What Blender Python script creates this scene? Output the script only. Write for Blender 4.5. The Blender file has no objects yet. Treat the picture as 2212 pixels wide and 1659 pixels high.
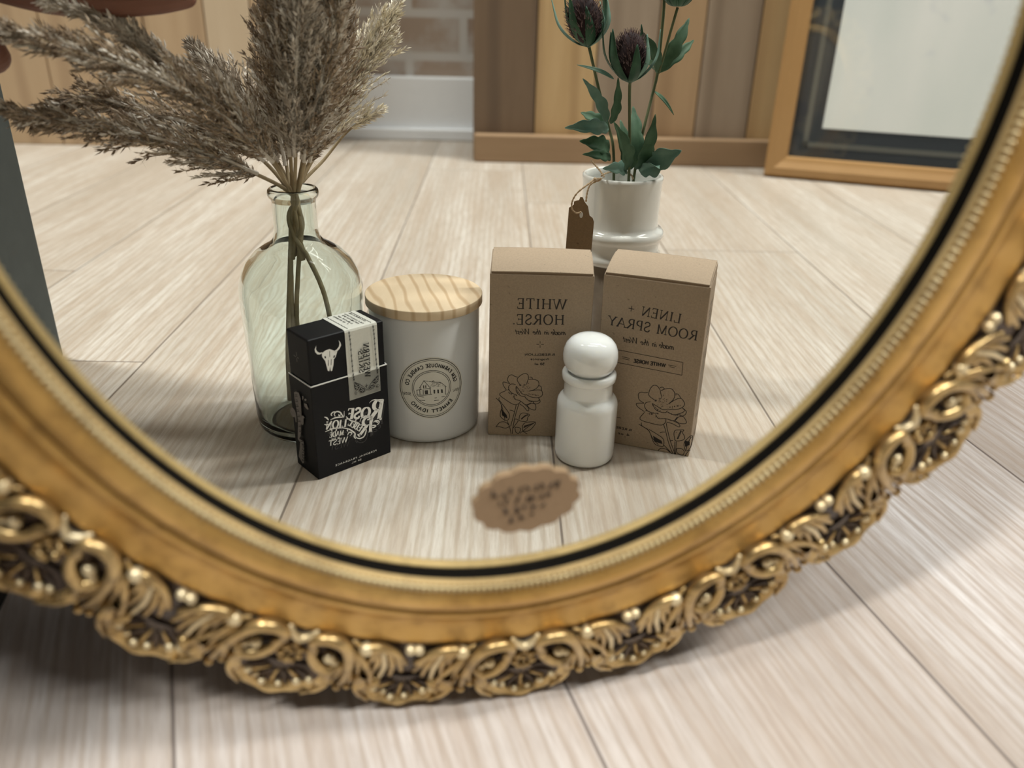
import bpy, math, random
from mathutils import Vector, Matrix
random.seed(11)
SC = bpy.context.scene
COL = SC.collection
PI = math.pi

# ------------------------------------------------------------------ camera, world, light, exposure
cd = bpy.data.cameras.new('camera')
cam = bpy.data.objects.new('camera', cd)
COL.objects.link(cam)
CAM = Vector((0, 0, 0.29445))
CM = Matrix(((0.93893544, 0.14832615, -0.31048283), (-0.34087935, 0.52400003, -0.78052882), (0.04692018, 0.83870336, 0.54256352)))
cam.matrix_world = Matrix.Translation(CAM) @ CM.to_4x4()
cd.sensor_fit = 'HORIZONTAL'; cd.sensor_width = 36
cd.lens = 1778.75 / 2212 * 36
cd.clip_start = 0.01; cd.clip_end = 50
cd.dof.use_dof = True
cd.dof.focus_distance = 0.53
cd.dof.aperture_fstop = cd.lens / 4.8
SC.camera = cam

SC.view_settings.view_transform = 'Standard'
SC.view_settings.look = 'None'
SC.view_settings.gamma = 1
SC.view_settings.use_curve_mapping = False
SC.view_settings.exposure = 0.37
SC.cycles.max_bounces = 14
SC.cycles.glossy_bounces = 8
SC.cycles.transmission_bounces = 12
SC.cycles.sample_clamp_indirect = 6

w = bpy.data.worlds.new('world'); SC.world = w; w.use_nodes = True
w.node_tree.nodes['Background'].inputs[0].default_value = (0.95, 0.97, 1.0, 1)
w.node_tree.nodes['Background'].inputs[1].default_value = 0.035

def area(name, loc, size, power, col=(1, .98, .95), target=(0, 0, 0), sy=None):
    d = bpy.data.lights.new(name, 'AREA'); d.shape = 'RECTANGLE'
    d.size = size; d.size_y = sy or size; d.energy = power; d.color = col
    o = bpy.data.objects.new(name, d); COL.objects.link(o); o.location = loc
    o.rotation_euler = (Vector(target) - Vector(loc)).to_track_quat('-Z', 'Y').to_euler()
    return o
# the shop's ceiling panels
area('ceiling_light_left', (-1.15, -0.45, 2.6), 0.6, 48, (1, .985, .97), (-1.15, -0.45, 0), 0.15)
area('ceiling_light_right', (2.05, -0.50, 2.6), 1.2, 56, (1, .98, .96), (2.05, -0.50, 0), 0.15)
area('ceiling_light_over', (0.35, -0.12, 2.6), 1.2, 10, (1, .985, .97), (0.35, -0.12, 0), 0.15)
area('ceiling_light_rear', (0.75, -0.85, 2.6), 1.2, 34, (.97, .985, 1), (0.75, -0.85, 0), 0.15)

# ------------------------------------------------------------------ helpers
ORG = {}
def mk(name, V, F, mats, parent=None, smooth=True, mi=None, org=None):
    """one mesh object from world coordinates"""
    o0 = ORG[parent.name] if parent is not None else Vector(org if org is not None else (0, 0, 0))
    me = bpy.data.meshes.new(name)
    me.from_pydata([tuple(Vector(v) - o0) for v in V], [], F)
    if not isinstance(mats, (list, tuple)): mats = [mats]
    for m in mats: me.materials.append(m)
    if mi: me.polygons.foreach_set('material_index', mi)
    if smooth: me.polygons.foreach_set('use_smooth', [True] * len(me.polygons))
    me.update()
    o = bpy.data.objects.new(name, me); COL.objects.link(o)
    if parent is not None:
        o.parent = parent
    else:
        o.location = o0
    ORG[o.name] = o0
    return o
def thing(name, label, cat, loc, group=None):
    o = bpy.data.objects.new(name, None); COL.objects.link(o); o.location = loc
    o.empty_display_size = .02
    ORG[o.name] = Vector(loc)
    return tag(o, label, cat, group)
def tag(o, label, cat, group=None):
    o['label'] = label; o['category'] = cat
    if group: o['group'] = group
    return o
def struct(o):
    o['kind'] = 'structure'; return o

class G:
    """collects geometry"""
    def __init__(s): s.V = []; s.F = []; s.M = []
    def add(s, V, F, m=0):
        b = len(s.V); s.V += [Vector(v) for v in V]; s.F += [tuple(i + b for i in f) for f in F]; s.M += [m] * len(F)
    def box(s, lo, hi, T=None, m=0):
        x0, y0, z0 = lo; x1, y1, z1 = hi
        V = [Vector(p) for p in ((x0, y0, z0), (x1, y0, z0), (x1, y1, z0), (x0, y1, z0), (x0, y0, z1), (x1, y0, z1), (x1, y1, z1), (x0, y1, z1))]
        if T: V = [T(p) for p in V]
        s.add(V, [(0, 3, 2, 1), (4, 5, 6, 7), (0, 1, 5, 4), (1, 2, 6, 5), (2, 3, 7, 6), (3, 0, 4, 7)], m)
    def tube(s, P, R, n=8, m=0, cap=True):
        P = [Vector(p) for p in P]
        if not isinstance(R, (list, tuple)): R = [R] * len(P)
        b = len(s.V); prev = None
        for i, p in enumerate(P):
            t = (P[min(i + 1, len(P) - 1)] - P[max(i - 1, 0)])
            t = t.normalized() if t.length > 1e-9 else Vector((0, 0, 1))
            if prev is None:
                a = t.orthogonal().normalized()
            else:
                a = (prev - t * prev.dot(t)); a = a.normalized() if a.length > 1e-6 else t.orthogonal().normalized()
            prev = a; c = t.cross(a)
            for k in range(n):
                q = 2 * PI * k / n
                s.V.append(p + (a * math.cos(q) + c * math.sin(q)) * R[i])
        for i in range(len(P) - 1):
            for k in range(n):
                k2 = (k + 1) % n
                s.F.append((b + i * n + k, b + i * n + k2, b + (i + 1) * n + k2, b + (i + 1) * n + k)); s.M.append(m)
        if cap:
            s.F.append(tuple(b + k for k in range(n))[::-1]); s.M.append(m)
            e = b + (len(P) - 1) * n
            s.F.append(tuple(e + k for k in range(n))); s.M.append(m)
    def ball(s, c, r, nu=8, nv=6, m=0, A=None, sc=(1, 1, 1)):
        c = Vector(c); V = [Vector((0, 0, 1))]
        for j in range(1, nv):
            a = PI * j / nv
            for k in range(nu):
                q = 2 * PI * k / nu
                V.append(Vector((math.sin(a) * math.cos(q), math.sin(a) * math.sin(q), math.cos(a))))
        V.append(Vector((0, 0, -1)))
        F = [(0, 1 + k, 1 + (k + 1) % nu) for k in range(nu)]
        for j in range(nv - 2):
            for k in range(nu):
                a = 1 + j * nu + k; b2 = 1 + j * nu + (k + 1) % nu
                F.append((a, a + nu, b2 + nu, b2))
        L = len(V) - 1
        F += [(L, 1 + (nv - 2) * nu + (k + 1) % nu, 1 + (nv - 2) * nu + k) for k in range(nu)]
        W = []
        for v in V:
            v = Vector((v.x * sc[0] * r, v.y * sc[1] * r, v.z * sc[2] * r))
            W.append(c + (A @ v if A is not None else v))
        s.add(W, F, m)
    def lathe(s, prof, c, n=64, m=0):
        b = len(s.V); c = Vector(c)
        for r, z in prof:
            for k in range(n):
                q = 2 * PI * k / n
                s.V.append(c + Vector((max(r, 1e-5) * math.cos(q), max(r, 1e-5) * math.sin(q), z)))
        for i in range(len(prof) - 1):
            for k in range(n):
                k2 = (k + 1) % n
                s.F.append((b + i * n + k, b + i * n + k2, b + (i + 1) * n + k2, b + (i + 1) * n + k)); s.M.append(m)
        if prof[0][0] < 1e-4 or True:
            s.F.append(tuple(b + k for k in range(n))[::-1]); s.M.append(m)
            e = b + (len(prof) - 1) * n
            s.F.append(tuple(e + k for k in range(n))); s.M.append(m)
    def grid(s, rows, m=0, closed=False):
        b = len(s.V); n = len(rows[0])
        for r in rows: s.V += [Vector(v) for v in r]
        for i in range(len(rows) - 1):
            for k in range(n - (0 if closed else 1)):
                k2 = (k + 1) % n
                s.F.append((b + i * n + k, b + i * n + k2, b + (i + 1) * n + k2, b + (i + 1) * n + k)); s.M.append(m)
    def obj(s, name, mats, parent=None, smooth=True, org=None):
        return mk(name, s.V, s.F, mats, parent, smooth, s.M if isinstance(mats, (list, tuple)) else None, org)
def bevel(o, w, seg=2, ang=40):
    m = o.modifiers.new('b', 'BEVEL'); m.width = w; m.segments = seg; m.limit_method = 'ANGLE'; m.angle_limit = math.radians(ang); return o
def autosmooth(o):
    m = o.modifiers.new('w', 'WEIGHTED_NORMAL'); m.keep_sharp = True
def catmull(P, n=6):
    P = [Vector(p) for p in P]
    if len(P) < 3: return P
    Q = [P[0] * 2 - P[1]] + P + [P[-1] * 2 - P[-2]]; out = []
    for i in range(1, len(Q) - 2):
        a, b, c, d = Q[i - 1:i + 3]
        for k in range(n):
            t = k / n
            out.append(.5 * ((2 * b) + (c - a) * t + (2 * a - 5 * b + 4 * c - d) * t * t + (3 * b - a - 3 * c + d) * t ** 3))
    out.append(P[-1]); return out

# ------------------------------------------------------------------ materials
def new_mat(name):
    m = bpy.data.materials.new(name); m.use_nodes = True
    nt = m.node_tree; return m, nt, nt.nodes['Principled BSDF']
def nd(nt, t, **kw):
    n = nt.nodes.new(t)
    for k, v in kw.items():
        if k.startswith('i_'):
            key = k[2:]; key = int(key) if key.isdigit() else key
            n.inputs[key].default_value = v
        else: setattr(n, k, v)
    return n
def mth(nt, op, a, b=None, c=None):
    n = nt.nodes.new('ShaderNodeMath'); n.operation = op
    for i, v in enumerate((a, b, c)):
        if v is None: continue
        if isinstance(v, (int, float)): n.inputs[i].default_value = v
        else: nt.links.new(v, n.inputs[i])
    return n.outputs[0]
def mixc(nt, f, a, b, mode='MIX'):
    n = nt.nodes.new('ShaderNodeMix'); n.data_type = 'RGBA'; n.blend_type = mode
    for i, v in ((0, f), (6, a), (7, b)):
        if isinstance(v, (int, float)): n.inputs[i].default_value = v
        elif isinstance(v, tuple): n.inputs[i].default_value = (*v[:3], 1)
        else: nt.links.new(v, n.inputs[i])
    return n.outputs[2]
def ramp(nt, f, stops):
    n = nt.nodes.new('ShaderNodeValToRGB'); e = n.color_ramp.elements
    while len(e) < len(stops): e.new(.5)
    for i, (p, c) in enumerate(stops):
        e[i].position = p; e[i].color = (*c, 1) if len(c) == 3 else c
    nt.links.new(f, n.inputs[0]); return n.outputs[0]
def coords(nt, scale=(1, 1, 1), kind='Object', rot=(0, 0, 0)):
    tc = nt.nodes.new('ShaderNodeTexCoord'); mp = nt.nodes.new('ShaderNodeMapping')
    mp.inputs['Scale'].default_value = scale; mp.inputs['Rotation'].default_value = rot
    nt.links.new(tc.outputs[kind], mp.inputs[0]); return mp.outputs[0]
def noise(nt, vec, scale, detail=4, rough=.55, dist=0):
    n = nd(nt, 'ShaderNodeTexNoise'); n.inputs['Scale'].default_value = scale; n.inputs['Detail'].default_value = detail
    n.inputs['Roughness'].default_value = rough; n.inputs['Distortion'].default_value = dist
    nt.links.new(vec, n.inputs['Vector']); return n.outputs[0]
def bump(nt, b, h, strength=.2, dist=.001):
    n = nd(nt, 'ShaderNodeBump'); n.inputs['Strength'].default_value = strength; n.inputs['Distance'].default_value = dist
    nt.links.new(h, n.inputs['Height']); nt.links.new(n.outputs[0], b.inputs['Normal'])
def simple(name, col, rough=.5, metal=0, spec=.5, var=0, vs=60, coat=0, bmp=0):
    m, nt, b = new_mat(name)
    b.inputs['Base Color'].default_value = (*col, 1); b.inputs['Roughness'].default_value = rough
    b.inputs['Metallic'].default_value = metal; b.inputs['Specular IOR Level'].default_value = spec
    b.inputs['Coat Weight'].default_value = coat; b.inputs['Coat Roughness'].default_value = .05
    v = coords(nt)
    f = noise(nt, v, vs, 5)
    if var:
        c = mixc(nt, f, tuple(x * (1 - var) for x in col), tuple(min(1, x * (1 + var)) for x in col))
        nt.links.new(c, b.inputs['Base Color'])
    if bmp: bump(nt, b, f, bmp, .0005)
    return m

PLANK = 0.155; SEAM = -0.0445
def floor_mat():
    m, nt, b = new_mat('oak_look_floor')
    geo = nd(nt, 'ShaderNodeNewGeometry'); sp = nd(nt, 'ShaderNodeSeparateXYZ'); nt.links.new(geo.outputs['Position'], sp.inputs[0])
    x, y = sp.outputs[0], sp.outputs[1]
    u = mth(nt, 'DIVIDE', mth(nt, 'SUBTRACT', x, SEAM), PLANK)
    idx = mth(nt, 'FLOOR', u); fr = mth(nt, 'FRACT', u)
    wn = nd(nt, 'ShaderNodeTexWhiteNoise', noise_dimensions='1D'); nt.links.new(idx, wn.inputs['W'])
    v = mth(nt, 'DIVIDE', mth(nt, 'SUBTRACT', mth(nt, 'ADD', y, .50), mth(nt, 'MULTIPLY', mth(nt, 'SUBTRACT', idx, 2), .22)), 1.22)
    idy = mth(nt, 'FLOOR', v); fry = mth(nt, 'FRACT', v)
    wn2 = nd(nt, 'ShaderNodeTexWhiteNoise', noise_dimensions='2D')
    cb = nd(nt, 'ShaderNodeCombineXYZ'); nt.links.new(idx, cb.inputs[0]); nt.links.new(idy, cb.inputs[1]); nt.links.new(cb.outputs[0], wn2.inputs['Vector'])
    rnd = wn2.outputs[0]
    # grain coordinates, shifted per plank
    g = nd(nt, 'ShaderNodeCombineXYZ'); nt.links.new(mth(nt, 'ADD', x, mth(nt, 'MULTIPLY', rnd, 7.3)), g.inputs[0])
    nt.links.new(mth(nt, 'ADD', mth(nt, 'MULTIPLY', y, .07), mth(nt, 'MULTIPLY', rnd, 3.7)), g.inputs[1])
    fine = noise(nt, g.outputs[0], 420, 6, .7)
    mid = noise(nt, g.outputs[0], 70, 5, .6, .4)
    g2 = nd(nt, 'ShaderNodeCombineXYZ'); nt.links.new(mth(nt, 'ADD', x, mth(nt, 'MULTIPLY', rnd, 5.1)), g2.inputs[0])
    nt.links.new(mth(nt, 'ADD', mth(nt, 'MULTIPLY', y, .12), mth(nt, 'MULTIPLY', rnd, 9.7)), g2.inputs[1])
    rings = nd(nt, 'ShaderNodeTexWave', wave_type='BANDS', bands_direction='X')
    rings.inputs['Scale'].default_value = 42; rings.inputs['Distortion'].default_value = 8; rings.inputs['Detail'].default_value = 3
    rings.inputs['Detail Scale'].default_value = .55; rings.inputs['Detail Roughness'].default_value = .45
    nt.links.new(g2.outputs[0], rings.inputs['Vector'])
    broad = noise(nt, g.outputs[0], 14, 3, .5)
    c = ramp(nt, broad, [(.3, (.42, .375, .325)), (.5, (.535, .49, .44)), (.72, (.635, .60, .555))])
    c = mixc(nt, mth(nt, 'MULTIPLY', ramp_f(nt, rings.outputs['Fac'], .40, .02), .50), c, (.36, .29, .22))
    c = mixc(nt, mth(nt, 'MULTIPLY', ramp_f(nt, mid, .60, .36), .62), c, (.40, .32, .25))
    c = mixc(nt, mth(nt, 'MULTIPLY', ramp_f(nt, fine, .56, .38), .42), c, (.30, .235, .18))
    c = mixc(nt, mth(nt, 'MULTIPLY', mth(nt, 'SUBTRACT', rnd, .5), .38), c, (.36, .29, .23))
    # seams between planks
    d = mth(nt, 'MINIMUM', fr, mth(nt, 'SUBTRACT', 1, fr)); d = mth(nt, 'MULTIPLY', d, PLANK)
    dy = mth(nt, 'MINIMUM', fry, mth(nt, 'SUBTRACT', 1, fry)); dy = mth(nt, 'MULTIPLY', dy, 1.22)
    dm = mth(nt, 'MINIMUM', d, dy)
    seam = ramp_f(nt, dm, .0010, .0004)
    c = mixc(nt, mth(nt, 'MULTIPLY', seam, .8), c, (.10, .075, .06))
    nt.links.new(c, b.inputs['Base Color'])
    b.inputs['Roughness'].default_value = .42
    b.inputs['Specular IOR Level'].default_value = .35
    hh = mth(nt, 'SUBTRACT', mth(nt, 'MULTIPLY', fine, .35), mth(nt, 'MULTIPLY', seam, 1.0))
    bump(nt, b, hh, .35, .0008)
    return m
def ramp_f(nt, f, lo, hi):
    n = nd(nt, 'ShaderNodeMapRange'); n.clamp = True
    n.inputs[1].default_value = lo; n.inputs[2].default_value = hi; n.inputs[3].default_value = 0; n.inputs[4].default_value = 1
    nt.links.new(f, n.inputs[0]); return n.outputs[0]
def wood(name, cols, scale=(40, 40, 3), rough=.55, rings=12, rot=(0, 0, 0), dist=4, k=.6):
    m, nt, b = new_mat(name)
    v = coords(nt, scale, rot=rot)
    n1 = noise(nt, v, 1.5, 6, .65, .3)
    v2 = coords(nt, (scale[0] / 10, scale[1] / 10, scale[2] / 10), rot=rot)
    wv = nd(nt, 'ShaderNodeTexWave', wave_type='BANDS', bands_direction='X'); wv.inputs['Scale'].default_value = rings
    wv.inputs['Distortion'].default_value = dist; wv.inputs['Detail'].default_value = 2; wv.inputs['Detail Scale'].default_value = .6
    nt.links.new(v2, wv.inputs['Vector'])
    c = mixc(nt, n1, cols[0], cols[1])
    c = mixc(nt, mth(nt, 'MULTIPLY', ramp_f(nt, wv.outputs['Fac'], .7, 1.0), k), c, cols[2])
    nt.links.new(c, b.inputs['Base Color']); b.inputs['Roughness'].default_value = rough
    bump(nt, b, n1, .15, .0006); return m
def gold_mat(name, c0, c1, dark, amt, rough=.36, metal=.75, sc=90):
    m, nt, b = new_mat(name)
    v = coords(nt); f = noise(nt, v, sc, 6, .62); f2 = noise(nt, v, sc * .22, 4, .6)
    c = mixc(nt, ramp_f(nt, f2, .3, .7), c0, c1)
    c = mixc(nt, mth(nt, 'MULTIPLY', ramp_f(nt, f, .50, .72), amt), c, dark)
    nt.links.new(c, b.inputs['Base Color']); b.inputs['Metallic'].default_value = metal
    r = mth(nt, 'ADD', mth(nt, 'MULTIPLY', f, .25), rough - .1); nt.links.new(r, b.inputs['Roughness'])
    bump(nt, b, f, .18, .0006); return m
def kraft_mat(name, col):
    m, nt, b = new_mat(name)
    v = coords(nt); f = noise(nt, v, 900, 4, .7); v2 = coords(nt, (2600, 2600, 700)); f2 = noise(nt, v2, 1, 3, .7)
    sp = noise(nt, v, 420, 2, .5)
    c = mixc(nt, f, tuple(x * .72 for x in col), tuple(min(1, x * 1.25) for x in col))
    c = mixc(nt, mth(nt, 'MULTIPLY', ramp_f(nt, f2, .58, .75), .35), c, tuple(min(1, x * 1.6) for x in col))
    c = mixc(nt, mth(nt, 'MULTIPLY', ramp_f(nt, sp, .70, .78), .6), c, tuple(x * .35 for x in col))
    nt.links.new(c, b.inputs['Base Color']); b.inputs['Roughness'].default_value = .8
    bump(nt, b, f, .3, .0003); return m

M_floor = floor_mat()
M_gold = gold_mat('antique_gold', (.52, .31, .085), (.66, .43, .15), (.13, .065, .02), .5, .36, .7)
M_gold_hi = gold_mat('rubbed_gold_relief', (.40, .265, .10), (.62, .46, .215), (.06, .036, .02), .75, .30, .8, 140)
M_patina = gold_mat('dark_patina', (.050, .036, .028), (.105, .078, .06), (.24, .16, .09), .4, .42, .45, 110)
M_lip = simple('shadow_black_rebate', (.006, .005, .004), .9, spec=.05)  # near-black colour stands in for the shadow under the frame lip
M_back = simple('grey_backing_board', (.10, .085, .07), .8, var=.2)
M_bead = gold_mat('pale_gold_beads', (.46, .36, .18), (.62, .52, .30), (.2, .12, .05), .35, .38, .6)
def mirror_mat():
    m, nt, b = new_mat('old_silvered_glass')
    b.inputs['Base Color'].default_value = (.915, .93, .86, 1); b.inputs['Metallic'].default_value = 1; b.inputs['Roughness'].default_value = 0
    return m
M_mirror = mirror_mat()
M_kraft = kraft_mat('kraft_card', (.335, .255, .18))
M_kraft_in = kraft_mat('kraft_card_edge', (.30, .20, .12))
M_tag = kraft_mat('kraft_tag', (.25, .165, .09))
M_ink = simple('dark_brown_ink', (.012, .007, .005), .55)
M_blackcard = simple('matt_black_card', (.0035, .004, .006), .5, spec=.25, var=.3)
M_gloss = simple('spot_gloss_black', (.012, .013, .016), .15)
M_white_ink = simple('white_ink', (.80, .80, .78), .6)
M_grey_ink = simple('grey_ink', (.20, .18, .17), .6, var=.5, vs=700)
M_label = simple('white_laid_paper', (.62, .62, .57), .7, var=.08, vs=800)
M_labelink = simple('black_ink', (.012, .012, .012), .5)
M_vessel = simple('matt_white_glass', (.62, .635, .655), .30, var=.02, coat=.15)
M_sticker = simple('off_white_sticker', (.60, .59, .54), .5)
M_lid = wood('pine_lid', ((.64, .49, .32), (.75, .62, .45), (.47, .32, .18)), (60, 14, 14), .5, 9, (0, 0, .9), 5.5, .75)
M_milk = simple('milk_glass', (.80, .82, .83), .07, spec=.6, coat=.6)
M_milk.node_tree.nodes['Principled BSDF'].inputs['Subsurface Weight'].default_value = .25
M_milk.node_tree.nodes['Principled BSDF'].inputs['Subsurface Radius'].default_value = (.004, .004, .003)
M_ceramic = simple('white_glazed_ceramic', (.72, .72, .69), .12, var=.05, vs=30, coat=.5)
M_taupe = simple('mottled_taupe_glaze', (.20, .165, .13), .25, var=.35, vs=90, coat=.4)
M_twine = simple('jute_twine', (.46, .34, .22), .9, var=.3, vs=900)
def glass():
    m, nt, b = new_mat('recycled_green_glass')
    b.inputs['Base Color'].default_value = (.90, .965, .945, 1); b.inputs['Roughness'].default_value = 0.0
    b.inputs['Transmission Weight'].default_value = 1; b.inputs['IOR'].default_value = 1.42
    v = coords(nt); f = noise(nt, v, 28, 2, .5); bump(nt, b, f, .22, .003); return m
M_glass = glass()
def plant(name, c0, c1, rough=.6, vs=120, tl=.0):
    m, nt, b = new_mat(name); v = coords(nt); f = noise(nt, v, vs, 3)
    nt.links.new(mixc(nt, ramp_f(nt, f, .32, .68), c0, c1), b.inputs['Base Color']); b.inputs['Roughness'].default_value = rough
    b.inputs['Specular IOR Level'].default_value = .25; return m
M_seed = plant('brown_seed_husks', (.15, .10, .065), (.54, .435, .33), .8, 170)
M_seed_g = plant('grey_brown_husks', (.26, .21, .16), (.72, .65, .57), .85, 150)
M_seed_p = plant('cream_husks', (.74, .66, .50), (.92, .88, .76), .85, 150)
M_fuzz = plant('pale_fuzz', (.50, .44, .375), (.84, .80, .74), .9, 90)
M_stalk = plant('dry_stalk', (.26, .20, .12), (.46, .37, .24), .8, 60)
M_leaf = plant('green_fabric_leaf', (.035, .085, .045), (.085, .16, .095), .6, 70)
M_leafb = plant('blue_green_fabric_leaf', (.10, .20, .16), (.20, .31, .25), .6, 60)
M_bract = plant('dark_green_bract', (.018, .055, .032), (.045, .11, .065), .55, 80)
M_stemg = plant('green_stem', (.07, .10, .05), (.12, .14, .07), .6, 60)
M_spike = plant('purple_brown_bristle', (.05, .025, .03), (.30, .21, .21), .6, 400)
M_core = plant('dark_thistle_core', (.018, .010, .012), (.04, .022, .024), .8)

# ------------------------------------------------------------------ the setting
g = G(); g.box((-3, -3, -.05), (3, 3, 0)); struct(g.obj('floor', M_floor, smooth=False))

def plank_wall(name, x0, x1, y, th, h, cols, wid, seed, base=0.0):
    """vertical boards of uneven width and tone, the front face at y"""
    r = random.Random(seed); x = x0; g = G(); mats = cols
    while x < x1 - .01:
        ww = min(wid * r.uniform(.75, 1.25), x1 - x)
        yo = r.uniform(0, .006)
        g.box((x + .001, y - th, base), (x + ww - .001, y - yo, h), None, r.randrange(len(mats)))
        x += ww
    o = g.obj(name, mats, smooth=False); bevel(o, .0015, 1); return struct(o)
W1 = wood('pallet_wood_tan', ((.34, .215, .115), (.50, .345, .20), (.22, .13, .065)), (30, 30, 3), .6, 1.3, (0, 0, 0), 9, .45)
W2 = wood('pallet_wood_brown', ((.115, .072, .042), (.20, .135, .085), (.07, .045, .03)), (30, 30, 3), .65, 1.3, (0, 0, 0), 9, .45)
W3 = wood('pallet_wood_golden', ((.42, .27, .12), (.58, .41, .22), (.30, .18, .08)), (30, 30, 3), .6, 1.3, (0, 0, 0), 9, .45)
W4 = wood('pallet_wood_grey', ((.25, .185, .13), (.38, .30, .225), (.17, .12, .08)), (30, 30, 3), .65, 1.3, (0, 0, 0), 9, .45)
W5 = wood('warm_pine_board', ((.47, .325, .195), (.60, .44, .285), (.34, .22, .13)), (30, 30, 3), .5, 1.3, (0, 0, 0), 9, .45)
W6 = wood('pale_pine_board', ((.54, .41, .275), (.68, .55, .40), (.40, .28, .18)), (30, 30, 3), .5, 1.3, (0, 0, 0), 9, .45)
plank_wall('wall_left', -3.0, -.32, -1.085, .1, 1.2, [W5, W6, W5, W1], .085, 5)
# boards of the right-hand counter, in the order the mirror shows them
g = G(); x = .025
seq = [(.105, W2), (.10, W3), (.10, W4), (.075, W1), (.09, W4), (.085, W3), (.07, W4), (.09, W1), (.10, W2), (.09, W4)] + [(.09, m) for m in (W1, W4, W3, W2, W1, W4, W3, W4, W1, W2, W3, W4, W1, W4, W2, W3, W1, W4, W1, W3, W2, W4, W1, W3)]
mats = [W1, W2, W3, W4]
for ww, m in seq:
    g.box((x + .001, -1.13, 0), (x + ww - .001, -1.032 - random.uniform(0, .005), 1.2), None, mats.index(m)); x += ww
o = g.obj('wall_right', mats, smooth=False); bevel(o, .0015, 1); struct(o)
g = G(); g.box((.028, -1.032, 0), (x, -1.012, .046)); WB = wood('brown_base_board', ((.24, .145, .075), (.36, .24, .14), (.17, .10, .05)), (2.5, 45, 45), .6, 1)
o = g.obj('baseboard_right', WB, smooth=False); bevel(o, .003, 2); struct(o)
# whitewashed brick between them
def brick():
    m, nt, b = new_mat('whitewashed_brick')
    v = coords(nt, (1, 1, 1), 'Object', (PI / 2, 0, 0))
    br = nd(nt, 'ShaderNodeTexBrick'); br.inputs['Scale'].default_value = 1; br.inputs['Brick Width'].default_value = .205; br.inputs['Row Height'].default_value = .075
    br.inputs['Mortar Size'].default_value = .009; br.inputs['Mortar Smooth'].default_value = .4
    br.inputs['Color1'].default_value = (.25, .17, .125, 1); br.inputs['Color2'].default_value = (.36, .28, .22, 1); br.inputs['Mortar'].default_value = (.52, .49, .46, 1)
    nt.links.new(v, br.inputs['Vector'])
    f = noise(nt, coords(nt), 9, 5, .65)
    c = mixc(nt, mth(nt, 'MULTIPLY', ramp_f(nt, f, .45, .66), .8), br.outputs['Color'], (.50, .48, .46))
    nt.links.new(c, b.inputs['Base Color']); b.inputs['Roughness'].default_value = .85
    bump(nt, b, br.outputs['Fac'], -.5, .004); return m
g = G(); g.box((-.9, -1.36, 0), (.6, -1.25, 1.2)); struct(g.obj('wall_back', brick(), smooth=False))
g = G(); M_whitepaint = simple('white_painted_board', (.84, .86, .89), .45, var=.03)
g.box((-.9, -1.25, 0), (.06, -1.232, .115)); g.box((-.9, -1.232, 0), (.035, -1.218, .022))
o = g.obj('baseboard_back', M_whitepaint, smooth=False); bevel(o, .003, 2); struct(o)

# galvanised post on the left, close to the mirror
def galv():
    m, nt, b = new_mat('galvanised_steel')
    v = coords(nt); f = noise(nt, v, 35, 5, .6); f2 = noise(nt, v, 7, 3, .6)
    c = mixc(nt, f, (.045, .055, .058), (.085, .10, .10)); c = mixc(nt, ramp_f(nt, f2, .60, .72), c, (.10, .065, .045))
    nt.links.new(c, b.inputs['Base Color']); b.inputs['Metallic'].default_value = .5; b.inputs['Roughness'].default_value = .55; return m
M_galv = galv()
px0, py0 = -.2640, -.1077
t = thing('metal_post', 'grey galvanised metal post at the left edge of the mirror reflection', 'post', (px0 - .045, py0 - .03, 0))
g = G(); g.box((px0 - .09, py0 - .06, 0), (px0, py0, 1.0)); o = g.obj('post', M_galv, t, False); bevel(o, .003, 3)
for zz in (.125, .42):
    g = G(); c = Vector((px0 - .022, py0 + .0012, zz)); A = Matrix.Rotation(PI / 2, 3, 'X')
    g.ball(c, .006, 12, 8, 0, A, (1, 1, .35)); g.obj('screw', M_galv, t)
# black cabinet corner, left; its unseen body and doors are added to shade the floor
cx_, cy_ = -.43, .52
t = thing('cabinet', 'black cabinet corner behind the left side of the gold mirror frame, extended unseen to shade the floor', 'cabinet', (cx_, cy_, 0))
M_bp = simple('black_painted_wood', (.006, .006, .006), .5)
def CT(x, y, z): c_, s_ = math.cos(-.12), math.sin(-.12); return Vector((cx_ + x * c_ - y * s_, cy_ + x * s_ + y * c_, z))
g = G(); g.box((-.75, .175, 0), (-.170, .80, .85)); bevel(g.obj('added_carcass', M_bp, t, False), .004, 2)
g = G(); V8 = [(-.169, .315), (-.1155, .311), (-.102, .375), (-.102, .80), (-.169, .80)]
g.add([(x, y, z) for z in (0, .85) for x, y in V8], [(0, 1, 2, 3, 4)[::-1], (5, 6, 7, 8, 9)] + [(i, (i + 1) % 5, 5 + (i + 1) % 5, 5 + i) for i in range(5)]); g.obj('side_unit', M_bp, t, False)
for x0 in (-.745, -.459):
    g = G(); g.box((x0, .157, .05), (x0 + .282, .174, .84)); d_ = g.obj('added_door', M_bp, t, False); bevel(d_, .003, 2)
    g = G(); g.ball((-.48 if x0 < -.5 else -.44, .150, .45), .009); g.obj('added_knob', M_bp, d_)

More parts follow.
